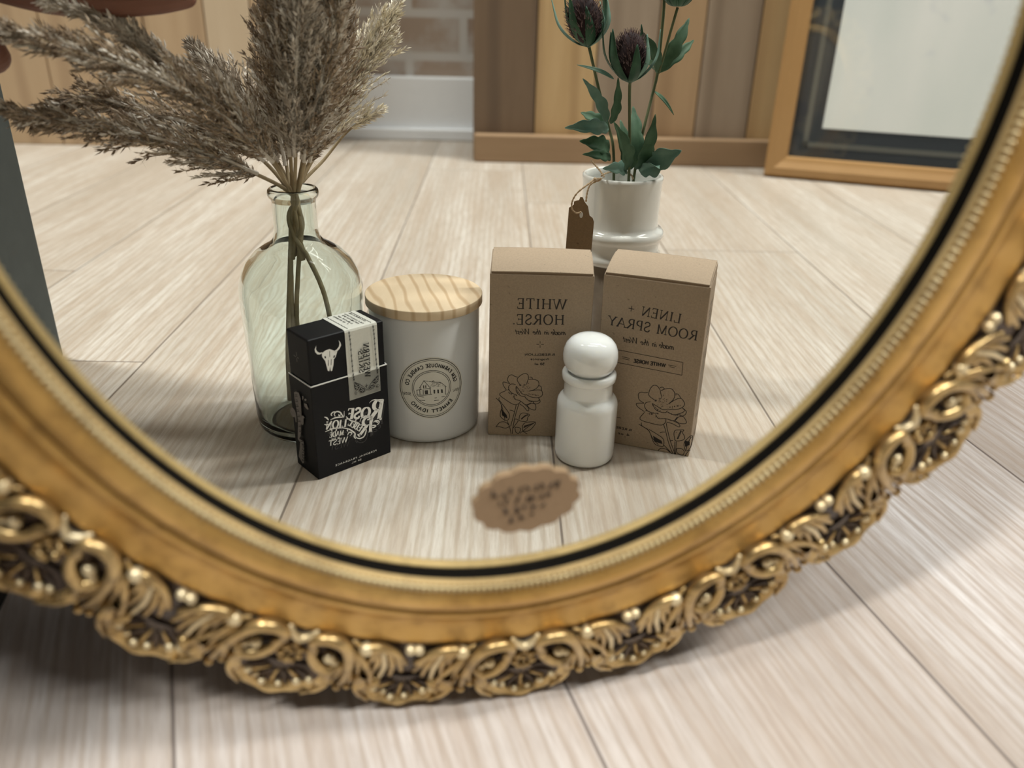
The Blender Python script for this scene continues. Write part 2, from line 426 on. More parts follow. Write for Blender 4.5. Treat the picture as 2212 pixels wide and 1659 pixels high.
# framed print leaning at the right
E2 = Vector((0.9376, 0.3477, 0)); PO = Vector((.5113, -.9544, 0)); PN = Vector((E2.y, -E2.x, 0)) * -1   # PN faces the mirror
lean = .105
def PT(s, z, d): return PO + E2 * s + Vector((0, 0, z)) * math.cos(lean) + PN * (-math.sin(lean) * z) + PN * d * math.cos(lean) + Vector((0, 0, d * math.sin(lean)))
PW, PH = .56, .72
t = thing('framed_print', 'large framed print with golden oak frame and dark blue-grey mat leaning at the right', 'framed picture', PO)
M_oakf = wood('golden_oak_frame', ((.36, .20, .075), (.44, .26, .11), (.33, .18, .07)), (9, 9, 9), .4, .6)
def rail(a, b2, name='frame'):
    g = G(); (s0, z0), (s1, z1) = a, b2
    g.box((s0, z0, -.006), (s1, z1, .017), lambda p: PT(p.x, p.y, p.z)); return g
g = G()
prof = [(0, -.006), (0, .012), (.004, .017), (.014, .0175), (.024, .013), (.031, .011), (.033, .006), (.033, -.006)]
rows = []
for q, d in prof:
    rows.append([PT(q, q + .0005, d), PT(PW - q, q + .0005, d), PT(PW - q, PH - q, d), PT(q, PH - q, d)])
rows.append(rows[0]); g.grid(rows, closed=True); g.obj('frame', M_oakf, t, False)
g = G(); g.box((.033, .033, -.004), (PW - .033, PH - .033, .002), lambda p: PT(p.x, p.y, p.z)); g.obj('mat_board', simple('blue_grey_mat', (.030, .038, .046), .8, var=.1), t, False)
g = G()
for a, b2 in (((.052, .050), (PW - .052, .058)), ((.052, PH - .058), (PW - .052, PH - .05)), ((.052, .050), (.060, PH - .05)), ((PW - .06, .05), (PW - .052, PH - .05))):
    g.box((a[0], a[1], .002), (b2[0], b2[1], .0026), lambda p: PT(p.x, p.y, p.z))
g.obj('mat_line', simple('grey_mat_line', (.115, .118, .105), .8), t, False)
def printm():
    m, nt, b = new_mat('pale_print'); v = coords(nt, (9, 9, 2.5)); f = noise(nt, v, 1, 3)
    c = mixc(nt, ramp_f(nt, f, .35, .7), (.80, .85, .83), (.93, .95, .93)); f2 = noise(nt, coords(nt, (1, 1, 1)), 17, 2)
    c = mixc(nt, mth(nt, 'MULTIPLY', ramp_f(nt, f2, .64, .74), .5), c, (.55, .60, .70)); nt.links.new(c, b.inputs['Base Color']); b.inputs['Roughness'].default_value = .6; return m
g = G(); g.box((.078, .080, .002), (PW - .084, PH - .08, .003), lambda p: PT(p.x, p.y, p.z)); g.obj('print', printm(), t, False)
g = G(); g.box((.09, .365, .003), (PW - .09, .372, .0035), lambda p: PT(p.x, p.y, p.z)); g.obj('print_band', simple('grey_blue_print', (.45, .48, .56), .6), t, False)
def gl2():
    m, nt, b = new_mat('picture_glazing')
    tr = nd(nt, 'ShaderNodeBsdfTransparent'); gl = nd(nt, 'ShaderNodeBsdfGlossy'); gl.inputs['Roughness'].default_value = .02
    mx = nd(nt, 'ShaderNodeMixShader'); mx.inputs[0].default_value = .05
    nt.links.new(tr.outputs[0], mx.inputs[1]); nt.links.new(gl.outputs[0], mx.inputs[2])
    nt.links.new(mx.outputs[0], nt.nodes['Material Output'].inputs['Surface']); return m
g = G(); g.box((.033, .033, .0045), (PW - .033, PH - .033, .0055), lambda p: PT(p.x, p.y, p.z)); g.obj('glazing', gl2(), t, False)

# ------------------------------------------------------------------ the oval mirror, a real one, leaning back on the floor
NW = Vector((-0.17054577, -0.98318693, 0.06525031)); BX = Vector((0.98528665, -0.17090999, 0)); BY = Vector((0.01115193, 0.06429026, 0.99786893))
P0 = Vector((0.03688464, 0.2126379, 0.28033929))
ECX, ECY, EA, EB = .0415, -.0185, .1437, .1795
def MP(x, y, h): return P0 + BX * x + BY * y + NW * h
MIDW = .055; NT = 2400
_tab = [0.0]
for i in range(NT):
    a0, a1 = 2 * PI * i / NT, 2 * PI * (i + 1) / NT
    _tab.append(_tab[-1] + math.hypot((EA + MIDW) * (math.cos(a1) - math.cos(a0)), (EB + MIDW) * (math.sin(a1) - math.sin(a0))))
PER = _tab[-1]
import bisect
def phi_of(s):
    s = s % PER; i = min(bisect.bisect_right(_tab, s) - 1, NT - 1)
    return 2 * PI * (i + (s - _tab[i]) / (_tab[i + 1] - _tab[i])) / NT
def s_of(phi):
    f = (phi % (2 * PI)) / (2 * PI) * NT; i = int(f); return _tab[i] + (f - i) * (_tab[min(i + 1, NT)] - _tab[i])
def FP(phi, w, h): return MP(ECX + (EA + w) * math.cos(phi), ECY + (EB + w) * math.sin(phi), h)
GP = [(0, .0060), (.010, .0062), (.0135, .0038), (.020, .0030), (.027, .0004), (.034, -.0006), (.044, -.0035), (.056, -.0075), (.066, -.0115), (.072, -.0150), (.09, -.016)]
def GH(w):
    for (a, x), (b, y) in zip(GP, GP[1:]):
        if w <= b: return x + (y - x) * max(0, (w - a)) / (b - a)
    return GP[-1][1]
LOWZ = MP(ECX, ECY - EB - .083, -.0175).z
mir = thing('oval_mirror', 'oval leaning mirror in an ornate antique gold frame of scrolls and shells', 'mirror', MP(ECX, ECY - EB - .07, -.018))
def ring(prof, name, mat, n=240):
    g = G(); g.grid([[FP(2 * PI * k / n, w_, h_) for k in range(n)] for w_, h_ in prof], closed=True); return g.obj(name, mat, mir)
g = G(); n = 240
g.grid([[FP(2 * PI * k / n, .005, 0) for k in range(n)], [FP(2 * PI * k / n, .005, -.003) for k in range(n)]], closed=True)
g.F.append(tuple(range(n))[::-1]); g.M.append(0); g.F.append(tuple(range(n, 2 * n))); g.M.append(0)
o = g.obj('mirror_glass', M_mirror, mir, False)
bm_flip = o.data; 
ring([(.0052, .0002), (.0010, .0002), (.0006, .0028), (.0052, .0028)], 'rebate', M_lip)
prof = [(.0052, .0029), (.0004, .0028), (.0001, .0034), (.0000, .0058), (.0002, .0064), (.0006, .0062), (.0030, .0060), (.0034, .0062), (.0042, .0070), (.0055, .0076), (.0080, .0077), (.0105, .0070), (.0126, .0058),
        (.0136, .0040), (.0143, .0032), (.0152, .0034), (.0160, .0040), (.0178, .0038), (.0190, .0030), (.0210, .0014), (.0245, .0002), (.0290, -.0004), (.0325, -.0002), (.0345, -.0004), (.0352, -.0018)]
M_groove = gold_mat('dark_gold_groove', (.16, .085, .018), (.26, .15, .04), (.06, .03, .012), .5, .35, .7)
g = G(); g.grid([[FP(2 * PI * k / 360, w_, h_) for k in range(360)] for w_, h_ in prof], closed=True)
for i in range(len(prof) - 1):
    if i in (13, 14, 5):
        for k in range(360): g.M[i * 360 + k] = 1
    elif i < 4:
        for k in range(360): g.M[i * 360 + k] = 2
g.obj('gilt_moulding', [M_gold, M_groove, gold_mat('dull_gold_lip', (.30, .21, .085), (.42, .30, .13), (.10, .06, .02), .4, .62, .3)], mir)
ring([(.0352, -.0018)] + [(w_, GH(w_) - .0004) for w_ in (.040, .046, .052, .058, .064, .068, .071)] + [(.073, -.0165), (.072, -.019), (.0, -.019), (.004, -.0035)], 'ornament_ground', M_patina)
g = G(); g.grid([[FP(2 * PI * k / n, .004, -.0035) for k in range(n)], [FP(2 * PI * k / n, .004, -.006) for k in range(n)]], closed=True)
g.F.append(tuple(range(n))[::-1]); g.M.append(0); g.F.append(tuple(range(n, 2 * n))); g.M.append(0); g.obj('backing_board', M_back, mir, False)
# bead row
g = G(); nb = 440
for i in range(nb):
    ph = 2 * PI * i / nb
    c = FP(ph, .0016, .0066); rad = (FP(ph, .01, 0) - FP(ph, 0, 0)).normalized(); tn = NW.cross(rad)
    A = Matrix((rad, tn, NW)).transposed()
    g.ball(c, 1, 8, 6, 0, A, (.0016, .00086, .0017))
g.obj('bead_trim', M_bead, mir)

# carved relief
NC = 30; LC = PER / NC; SA = s_of(math.radians(-86.5))
def FS(s, w, lift): return FP(phi_of(s), w, GH(w) + lift)
def relief_tube(g, s0, sg, pts, radii, lift=.0, m=0, n=8, bead=0, sub=5):
    """pts in (t of the half cell, mm outward)"""
    P = catmull([Vector((t_, w_, 0)) for t_, w_ in pts], sub)
    k = len(P); R = []
    for i in range(k):
        f = i / (k - 1) * (len(radii) - 1); j = min(int(f), len(radii) - 2); R.append((radii[j] * (1 - (f - j)) + radii[j + 1] * (f - j)) / 1000)
    Q = [FS(s0 + sg * p.x * LC, p.y / 1000, lift + R[i] * .75) for i, p in enumerate(P)]
    g.tube(Q, R, n, m)
    g.ball(Q[-1], R[-1] * 1.05, 8, 6, m)
    if bead: g.ball(Q[-1], bead / 1000, 10, 8, m)
    g.ball(Q[0], R[0], 8, 6, m)
def relief_ball(g, s0, sg, t_, w_, r, lift=0, m=0):
    g.ball(FS(s0 + sg * t_ * LC, w_ / 1000, lift + r / 1000 * .6), r / 1000, 10, 8, m)
def shell(s0, kind, rs):
    g = G(); nk = 44; hw = .0175; rows = []
    prof = [(.00, .0010), (.25, .0006), (.45, .0004), (.62, .0010), (.76, .0028), (.87, .0046), (.95, .0048), (1.0, .0034), (1.02, .0010), (1.0, -.0022), (.93, -.0045)]
    for rr, hh in prof:
        row = []
        for k in range(nk + 1):
            a = -1.72 + 3.44 * k / nk
            lobe = 1 + .055 * abs(math.cos(a * 2.6 + (0 if kind else .5))) + .02 * math.cos(a * 9)
            ridge = .0007 * math.cos(a * 11) * (rr if rr < .9 else .4)
            rad = lobe * rr
            rad *= (abs(math.sin(a)) ** 2.5 + abs(math.cos(a)) ** 2.5) ** (-1 / 2.5)
            ds = math.sin(a) * hw * rad; dw = math.cos(a) * .0200 * rad
            w_ = .0600 + dw
            base = GH(min(w_, .0715))
            hz = -.0019 if w_ > .074 else 0
            row.append(FP(phi_of(s0 + ds), w_, base + hh + ridge + hz))
        rows.append(row)
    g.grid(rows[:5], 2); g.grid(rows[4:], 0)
    for k in range(7):
        a = -1.15 + 2.3 * k / 6
        P = [FS(s0 + math.sin(a) * hw * q, .060 + math.cos(a) * .0225 * q, .0008 + .0012 * q) for q in (.28, .45, .62, .76)]
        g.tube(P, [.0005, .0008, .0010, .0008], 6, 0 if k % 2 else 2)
    for k, (a, q, r_) in enumerate([(-1.05, .70, 1.7), (-.62, .66, 1.4), (-.2, .72, 1.5), (.25, .68, 1.3), (.7, .70, 1.8), (1.1, .74, 1.5)]):
        a += rs.uniform(-.08, .08)
        g.ball(FS(s0 + math.sin(a) * hw * q, .060 + math.cos(a) * .0225 * q, .0030), r_ / 1000, 10, 8, 1)
    for sg in (-1, 1):
        P = [FS(s0 + sg * hw * q1, .060 + q2, l_) for q1, q2, l_ in ((.98, .0, .001), (1.0, .006, .004), (.85, .013, .0052), (.62, .0185, .0030))]
        g.tube(catmull(P, 3), [.0008] * 3 + [.0012] * 4 + [.0008] * 3, 8, 0)
    return g
def half_scroll(s0, sg, rs):
    g = G()
    relief_tube(g, s0, sg, [(.17, 44.5), (.125, 40), (.15, 36.3), (.25, 34.6), (.37, 36.5), (.455, 43), (.50, 54), (.51, 64), (.50, 73)], [1.5, 1.9, 2.2, 2.5, 2.4, 2.1, 1.6, 1.1], .0012, 0, 10, 2.0)
    relief_tube(g, s0, sg, [(.135, 42), (.17, 49), (.26, 54.5), (.36, 56), (.42, 52.5)], [1.4, 2.0, 2.5, 2.5, 1.8], .0008, 0, 9)
    relief_ball(g, s0, sg, .31, 47.5, 2.3, .001, 1); relief_ball(g, s0, sg, .37, 50.5, 1.7, .001, 1)
    relief_tube(g, s0, sg, [(.50, 42), (.57, 50), (.63, 62), (.655, 72)], [1.0, 1.4, 1.2, 1.0], .0006, 0, 8, 1.9)
    relief_tube(g, s0, sg, [(.54, 43), (.63, 50), (.70, 58), (.745, 66)], [1.0, 1.6, 1.5, 1.4], .0009, 0, 8, 2.1)
    relief_tube(g, s0, sg, [(.47, 52), (.45, 62), (.43, 69)], [1.0, 1.2, .9], .0004, 0, 8, 1.9)
    relief_tube(g, s0, sg, [(.55, 58), (.575, 66), (.58, 73)], [.8, 1.0, .9], .0004, 0, 8, 1.8)
    relief_ball(g, s0, sg, .37, 64, 1.7, .0, 0); relief_ball(g, s0, sg, .32, 60.5, 1.2, .0, 0)
    relief_tube(g, s0, sg, [(.46, 35.8), (.54, 38.5), (.60, 44)], [.8, 1.2, .9], .0004, 0)
    return g
def half_leaf(s0, sg, rs):
    g = G()
    relief_tube(g, s0, sg, [(.575, 37.0), (.66, 35.8), (.77, 37.2), (.87, 40.5), (.95, 46)], [1.9, 1.9, 1.7, 1.5, 1.2], .0012, 0, 10)
    relief_ball(g, s0, sg, .575, 37.2, 2.6, .0014, 1)
    for P, R in (([(.62, 38), (.665, 43), (.655, 49)], [1.0, 1.3, .8]), ([(.67, 38), (.72, 47), (.705, 58)], [1.0, 1.35, .9]), ([(.73, 39), (.785, 49), (.785, 60)], [1.0, 1.35, .9]), ([(.79, 40), (.85, 48), (.865, 57)], [1.0, 1.35, .9]), ([(.85, 41), (.91, 47), (.945, 53)], [1.0, 1.3, .9])):
        relief_tube(g, s0, sg, P, R, .0010, 0 if P[0][0] != .73 else 1)
    relief_ball(g, s0, sg, .765, 63, 2.4, .0004, 0); relief_ball(g, s0, sg, .70, 60, 1.3, 0, 0)
    relief_ball(g, s0, sg, .962, 36.6, 2.0, .001, 1)
    return g
def flower(s0, rs):
    g = G()
    relief_tube(g, s0, 1, [(-.115, 33.6), (-.07, 37), (0, 38.8), (.07, 37), (.115, 33.6)], [.9, 1.4, 1.7, 1.4, .9], .0008, 1)
    for t_, w_, r_ in ((0, 43.5, 1.5), (-.055, 46.5, 1.6), (.055, 46.5, 1.6), (-.075, 51, 1.7), (.075, 51, 1.7), (0, 49, 1.3), (0, 54.5, 1.9), (-.045, 55.5, 1.3), (.045, 55.5, 1.3), (-.10, 47, 1.0), (.10, 47, 1.0)):
        relief_ball(g, s0, 1, t_, w_, r_, .0006, 0)
    return g
rs = random.Random(4)
MG = [M_gold_hi, M_gold_hi]
M_relief_pale = gold_mat('pale_gold_relief', (.66, .52, .28), (.86, .76, .50), (.16, .09, .04), .4, .34, .6, 140)  # paler gold for beads, knobs and a few raised ribs
MG = [M_gold_hi, M_relief_pale, M_patina]
for i in range(NC):
    s0 = SA + i * LC; isA = i % 2 == 0
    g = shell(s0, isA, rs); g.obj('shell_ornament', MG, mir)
    if isA:
        flower(s0, rs).obj('rosette_ornament', MG, mir)
        for sg in (-1, 1):
            half_scroll(s0, sg, rs).obj('scroll_ornament', MG, mir)
            half_leaf(s0, sg, rs).obj('leaf_ornament', MG, mir)

# scalloped kraft sticker on the glass
def sticker():
    cx, cy = .0500, -.1676; ax, ay = .0182, .0128
    n = 168; R0 = []; R1 = []
    for k in range(n):
        a = 2 * PI * k / n; sc_ = 1 + .075 * abs(math.sin(a * 7)) - .05
        x, y = ax * math.cos(a) * sc_, ay * math.sin(a) * sc_; c, s = math.cos(.16), math.sin(.16)
        R0.append((cx + x * c - y * s, cy + x * s + y * c))
    g = G(); g.grid([[MP(x, y, .0001) for x, y in R0], [MP(x, y, .0013) for x, y in R0]], closed=True)
    g.F.append(tuple(range(n, 2 * n))); g.M.append(0); g.F.append(tuple(range(n))[::-1]); g.M.append(0)
    st = thing('price_sticker', 'scalloped oval brown kraft sticker stuck low on the mirror glass', 'sticker', MP(cx, cy, 0))
    g.obj('paper', M_tag, st, False)
    r = random.Random(8); g = G()
    for row, yy in enumerate((.0050, .0012, -.0030, -.0066)):
        x = -.011 + .002 * row
        while x < .011 - .002 * row:
            P = [MP(cx + x + r.uniform(-.001, .001), cy + yy + r.uniform(-.0015, .0015) + .1 * x, .0015) for _ in range(4)]
            g.tube(P, [.00035] * 4, 5); x += r.uniform(.0022, .0036)
    g.obj('handwriting', M_ink, st)
sticker()

# ---- measured outlines: face coordinates in mm, positions in m
ROSE_A = [[[13.69,37.96],[12.18,40.41],[12.62,42.76],[13.56,43.99],[15.22,44.26],[16.98,43.21],[18.66,42.91]],[[20.71,36.66],[18.43,40.65],[19.25,42.86],[21.48,44.86],[23.7,45.61],[25.24,44.43],[25.6,42.12],[25.19,40.7],[24.64,38.39]],[[26.13,43.17],[27.62,43.1],[28.19,41.8]],[[25.85,41.4],[28.13,41.67],[31.63,40.71],[32.46,38.06],[31.27,35.66],[29.29,34.17],[26.28,33.05]],[[32.06,37.26],[33.88,36.6],[34.39,33.89]],[[26.28,33.05],[31.12,34.13],[34.32,33.76],[34.9,30.54],[32.79,28.76],[28.46,28.75],[24.41,30.55]],[[13.69,37.96],[9.67,39.11],[9.49,36.96],[11.63,33.32]],[[17.46,37.53],[14.86,37.85],[13.13,36.27],[13.33,33.65],[15.25,31.35],[18.5,29.84]],[[17.96,36.09],[18.02,32.57],[19.95,30.27],[22.42,29.04],[24.01,29.74]],[[17.83,36.45],[19.49,34.26],[21.67,31.23],[24.28,30.28]],[[23.6,28.93],[26.07,26.42],[30.14,25.89],[32.91,26.48],[32.66,28.49]],[[32.66,28.49],[33.69,25.55],[31.05,23.95],[29.08,25.0]],[[11.49,33.05],[7.22,30.14],[12.11,25.77],[16.93,23.02],[19.85,23.89],[21.06,25.69]],[[16.66,29.88],[17.14,27.14],[20.8,25.79],[24.45,23.16],[27.63,24.57]],[[25.24,22.87],[28.42,24.28],[30.78,23.41],[30.75,19.54],[27.19,20.53],[25.24,22.87]],[[20.37,23.69],[23.11,21.71],[25.46,18.9],[26.52,19.16],[26.01,21.29],[22.62,24.48]],[[21.23,36.99],[20.79,37.61]],[[20.3,36.71],[19.82,37.2]],[[23.51,34.61],[23.56,34.67]],[[22.75,35.45],[22.74,35.67]],[[22.93,36.54],[23.03,37.0]],[[22.96,35.74],[23.03,36.02]],[[22.36,34.05],[22.2,33.94]],[[23.31,37.06],[23.35,37.72]],[[20.98,37.05],[20.49,37.68]],[[22.75,34.02],[22.89,33.83]],[[25.61,34.95],[26.46,34.99]],[[24.52,36.26],[24.84,36.72]],[[22.8,37.36],[22.78,38.07]],[[22.71,33.97],[22.69,33.82]],[[22.49,34.42],[22.41,34.38]],[[25.21,36.45],[25.76,36.93]],[[22.12,34.03],[21.87,33.93]],[[22.9,33.62],[22.81,33.42]],[[21.74,35.81],[21.55,36.1]],[[24.22,37.67],[24.65,38.42]],[[20.79,34.5],[20.26,34.5]],[[22.3,36.38],[22.17,36.84]],[[23.93,34.75],[24.37,34.73]],[[22.36,33.15],[22.31,32.77]],[[23.68,37.13],[23.94,37.75]],[[23.53,35.09],[23.64,35.25]],[[23.28,34.88],[23.3,34.99]],[[22.5,36.0],[22.58,36.3]],[[23.18,37.36],[23.36,38.03]],[[21.46,32.68],[21.25,32.16]],[[23.71,37.14],[24.06,37.74]],[[24.15,37.6],[24.63,38.3]],[[22.73,36.75],[22.74,37.28]],[[23.07,34.58],[23.23,34.56]],[[25.32,38.12],[26.08,38.96]],[[22.7,35.79],[22.69,36.08]],[[26.1,35.67],[26.93,35.94]],[[22.14,35.53],[21.89,35.81]],[[25.2,33.24],[25.87,32.89]],[[23.56,33.98],[23.62,33.88]],[[22.67,32.97],[22.7,32.55]],[[22.0,35.71],[21.86,35.98]],[[24.91,35.3],[25.31,35.52]],[[23.58,35.09],[23.93,35.16]],[[20.79,37.1],[20.21,37.76]],[[21.91,33.3],[21.82,32.93]],[[15.16,31.02],[14.59,30.23]],[[14.64,31.34],[14.48,30.85]],[[17.68,27.55],[17.4,26.74]],[[15.28,30.83],[15.12,30.36]],[[14.89,31.21],[14.43,30.37]],[[13.15,32.15],[12.86,31.3]],[[20.6,26.22],[20.31,25.74]],[[14.09,31.64],[13.74,30.7]],[[17.73,27.53],[17.45,27.0]],[[19.15,26.88],[19.05,26.41]],[[13.83,31.78],[13.51,30.91]],[[14.9,31.2],[14.52,30.62]],[[16.52,29.0],[15.97,28.21]],[[16.49,29.05],[16.32,28.51]],[[18.38,30.23],[18.17,29.64]],[[18.27,30.28],[17.91,29.43]],[[12.94,33.97],[12.4,33.25]],[[14.32,32.64],[14.1,32.18]],[[18.46,30.19],[18.05,29.37]],[[13.09,33.82],[12.87,33.42]],[[17.85,30.48],[17.63,30.07]],[[13.1,33.81],[12.9,33.39]],[[13.68,33.26],[13.33,32.63]],[[15.91,31.38],[15.65,30.79]],[[16.14,31.27],[15.76,30.79]],[[17.3,30.73],[16.94,30.27]],[[13.99,32.96],[13.8,32.58]],[[12.85,34.05],[12.61,33.59]],[[30.54,30.76],[30.29,30.04]],[[30.63,30.75],[30.4,30.36]],[[29.07,31.0],[28.68,30.31]],[[26.84,31.42],[26.35,30.64]],[[27.79,31.24],[27.33,30.37]],[[27.87,31.22],[27.39,30.51]],[[29.9,30.85],[29.73,30.44]],[[28.91,31.03],[28.5,30.57]],[[30.69,30.74],[30.29,30.25]],[[32.31,30.51],[32.15,29.81]],[[30.86,30.71],[30.6,30.07]],[[31.56,30.61],[31.05,29.83]],[[26.17,31.55],[25.92,30.77]],[[29.12,30.99],[28.86,30.34]],[[28.71,25.81],[28.27,25.2]],[[29.24,25.73],[29.13,25.18]],[[25.43,27.62],[25.28,27.0]],[[24.12,28.84],[23.89,28.22]],[[28.46,25.84],[28.13,25.19]],[[26.55,26.57],[26.05,25.73]],[[28.07,25.9],[27.74,25.0]],[[25.42,27.63],[25.13,26.73]],[[27.14,26.04],[26.94,25.59]],[[28.61,25.82],[28.18,25.19]],[[24.59,28.41],[24.1,27.75]],[[27.04,26.11],[26.7,25.28]],[[29.88,25.64],[29.39,24.96]],[[27.55,25.98],[27.26,25.28]],[[19.44,32.2],[19.24,31.53]],[[19.34,32.3],[19.19,31.86]],[[19.01,32.93],[18.65,32.53]],[[17.83,35.81],[17.49,35.35]],[[19.26,32.39],[18.87,31.56]],[[19.16,32.56],[18.98,31.93]],[[20.25,31.3],[19.91,30.58]],[[18.56,34.01],[18.3,33.17]],[[18.22,34.85],[17.77,33.93]],[[17.95,35.49],[17.5,34.74]],[[17.93,35.56],[17.66,34.85]],[[20.2,31.37],[19.77,30.48]],[[18.77,33.5],[18.59,33.09]],[[19.42,32.21],[18.94,31.32]],[[18.24,22.97],[17.12,16.9],[14.95,6.84]],[[19.91,23.66],[17.88,15.0],[16.41,5.27],[16.22,1.35]],[[11.43,10.92],[8.25,13.71],[8.05,16.9],[8.69,20.75],[7.78,24.2],[4.91,27.56]],[[7.16,27.95],[6.9,26.37],[8.35,24.22],[11.25,20.2],[13.89,15.83],[13.4,11.96],[11.43,10.92]],[[8.66,22.65],[10.19,16.34],[11.14,11.56]],[[12.58,10.64],[14.39,6.17],[15.36,1.32]],[[20.24,11.87],[20.98,15.75],[23.21,17.11],[27.21,15.97],[26.13,14.33],[25.38,11.09],[21.68,10.96],[20.24,11.87]],[[26.37,15.62],[24.14,14.58],[21.93,12.26]],[[26.07,16.25],[23.84,14.89],[21.64,12.57]],[[19.97,11.22],[17.78,7.59],[16.69,5.6]],[[23.04,3.55],[22.92,7.77],[25.13,10.11],[31.09,10.64],[30.07,7.37],[27.03,4.01],[23.04,3.55]],[[30.82,10.31],[26.93,7.26],[23.32,3.88]],[[5.24,6.18],[7.76,9.51],[11.17,9.95],[14.08,7.14],[11.55,5.42],[7.81,6.27],[5.24,6.18]],[[17.82,5.97],[18.48,2.73],[20.51,1.82],[21.56,5.45],[18.96,6.33],[17.82,5.97]],[[17.1,17.85],[15.81,18.61],[14.1,18.87]],[[17.39,12.1],[18.51,12.46],[19.96,11.54]],[[21.37,1.85],[23.05,3.22],[26.26,1.37]],[[8.71,19.48],[9.37,14.71]],[[23.55,5.84],[24.34,7.82]],[[9.0,19.1],[9.66,14.53]],[[24.05,6.15],[24.85,8.0]],[[9.29,18.73],[9.94,14.35]],[[24.56,6.46],[25.36,8.18]],[[9.58,18.36],[10.23,14.16]],[[25.06,6.77],[25.87,8.36]],[[9.87,17.99],[10.52,13.98]],[[25.56,7.08],[26.37,8.54]],[[10.17,17.62],[10.81,13.8]],[[26.07,7.39],[26.88,8.72]],[[10.46,17.24],[11.1,13.62]],[[26.57,7.7],[27.39,8.9]],[[10.75,16.87],[11.38,13.43]],[[27.08,8.01],[27.9,9.08]],[[11.04,16.5],[11.67,13.25]],[[27.58,8.32],[28.4,9.25]],[[11.33,16.12],[11.96,13.07]],[[28.08,8.63],[28.91,9.43]],[[11.62,15.75],[12.25,12.88]],[[28.59,8.94],[29.42,9.61]],[[11.91,15.37],[12.54,12.7]],[[29.09,9.25],[29.92,9.79]]]
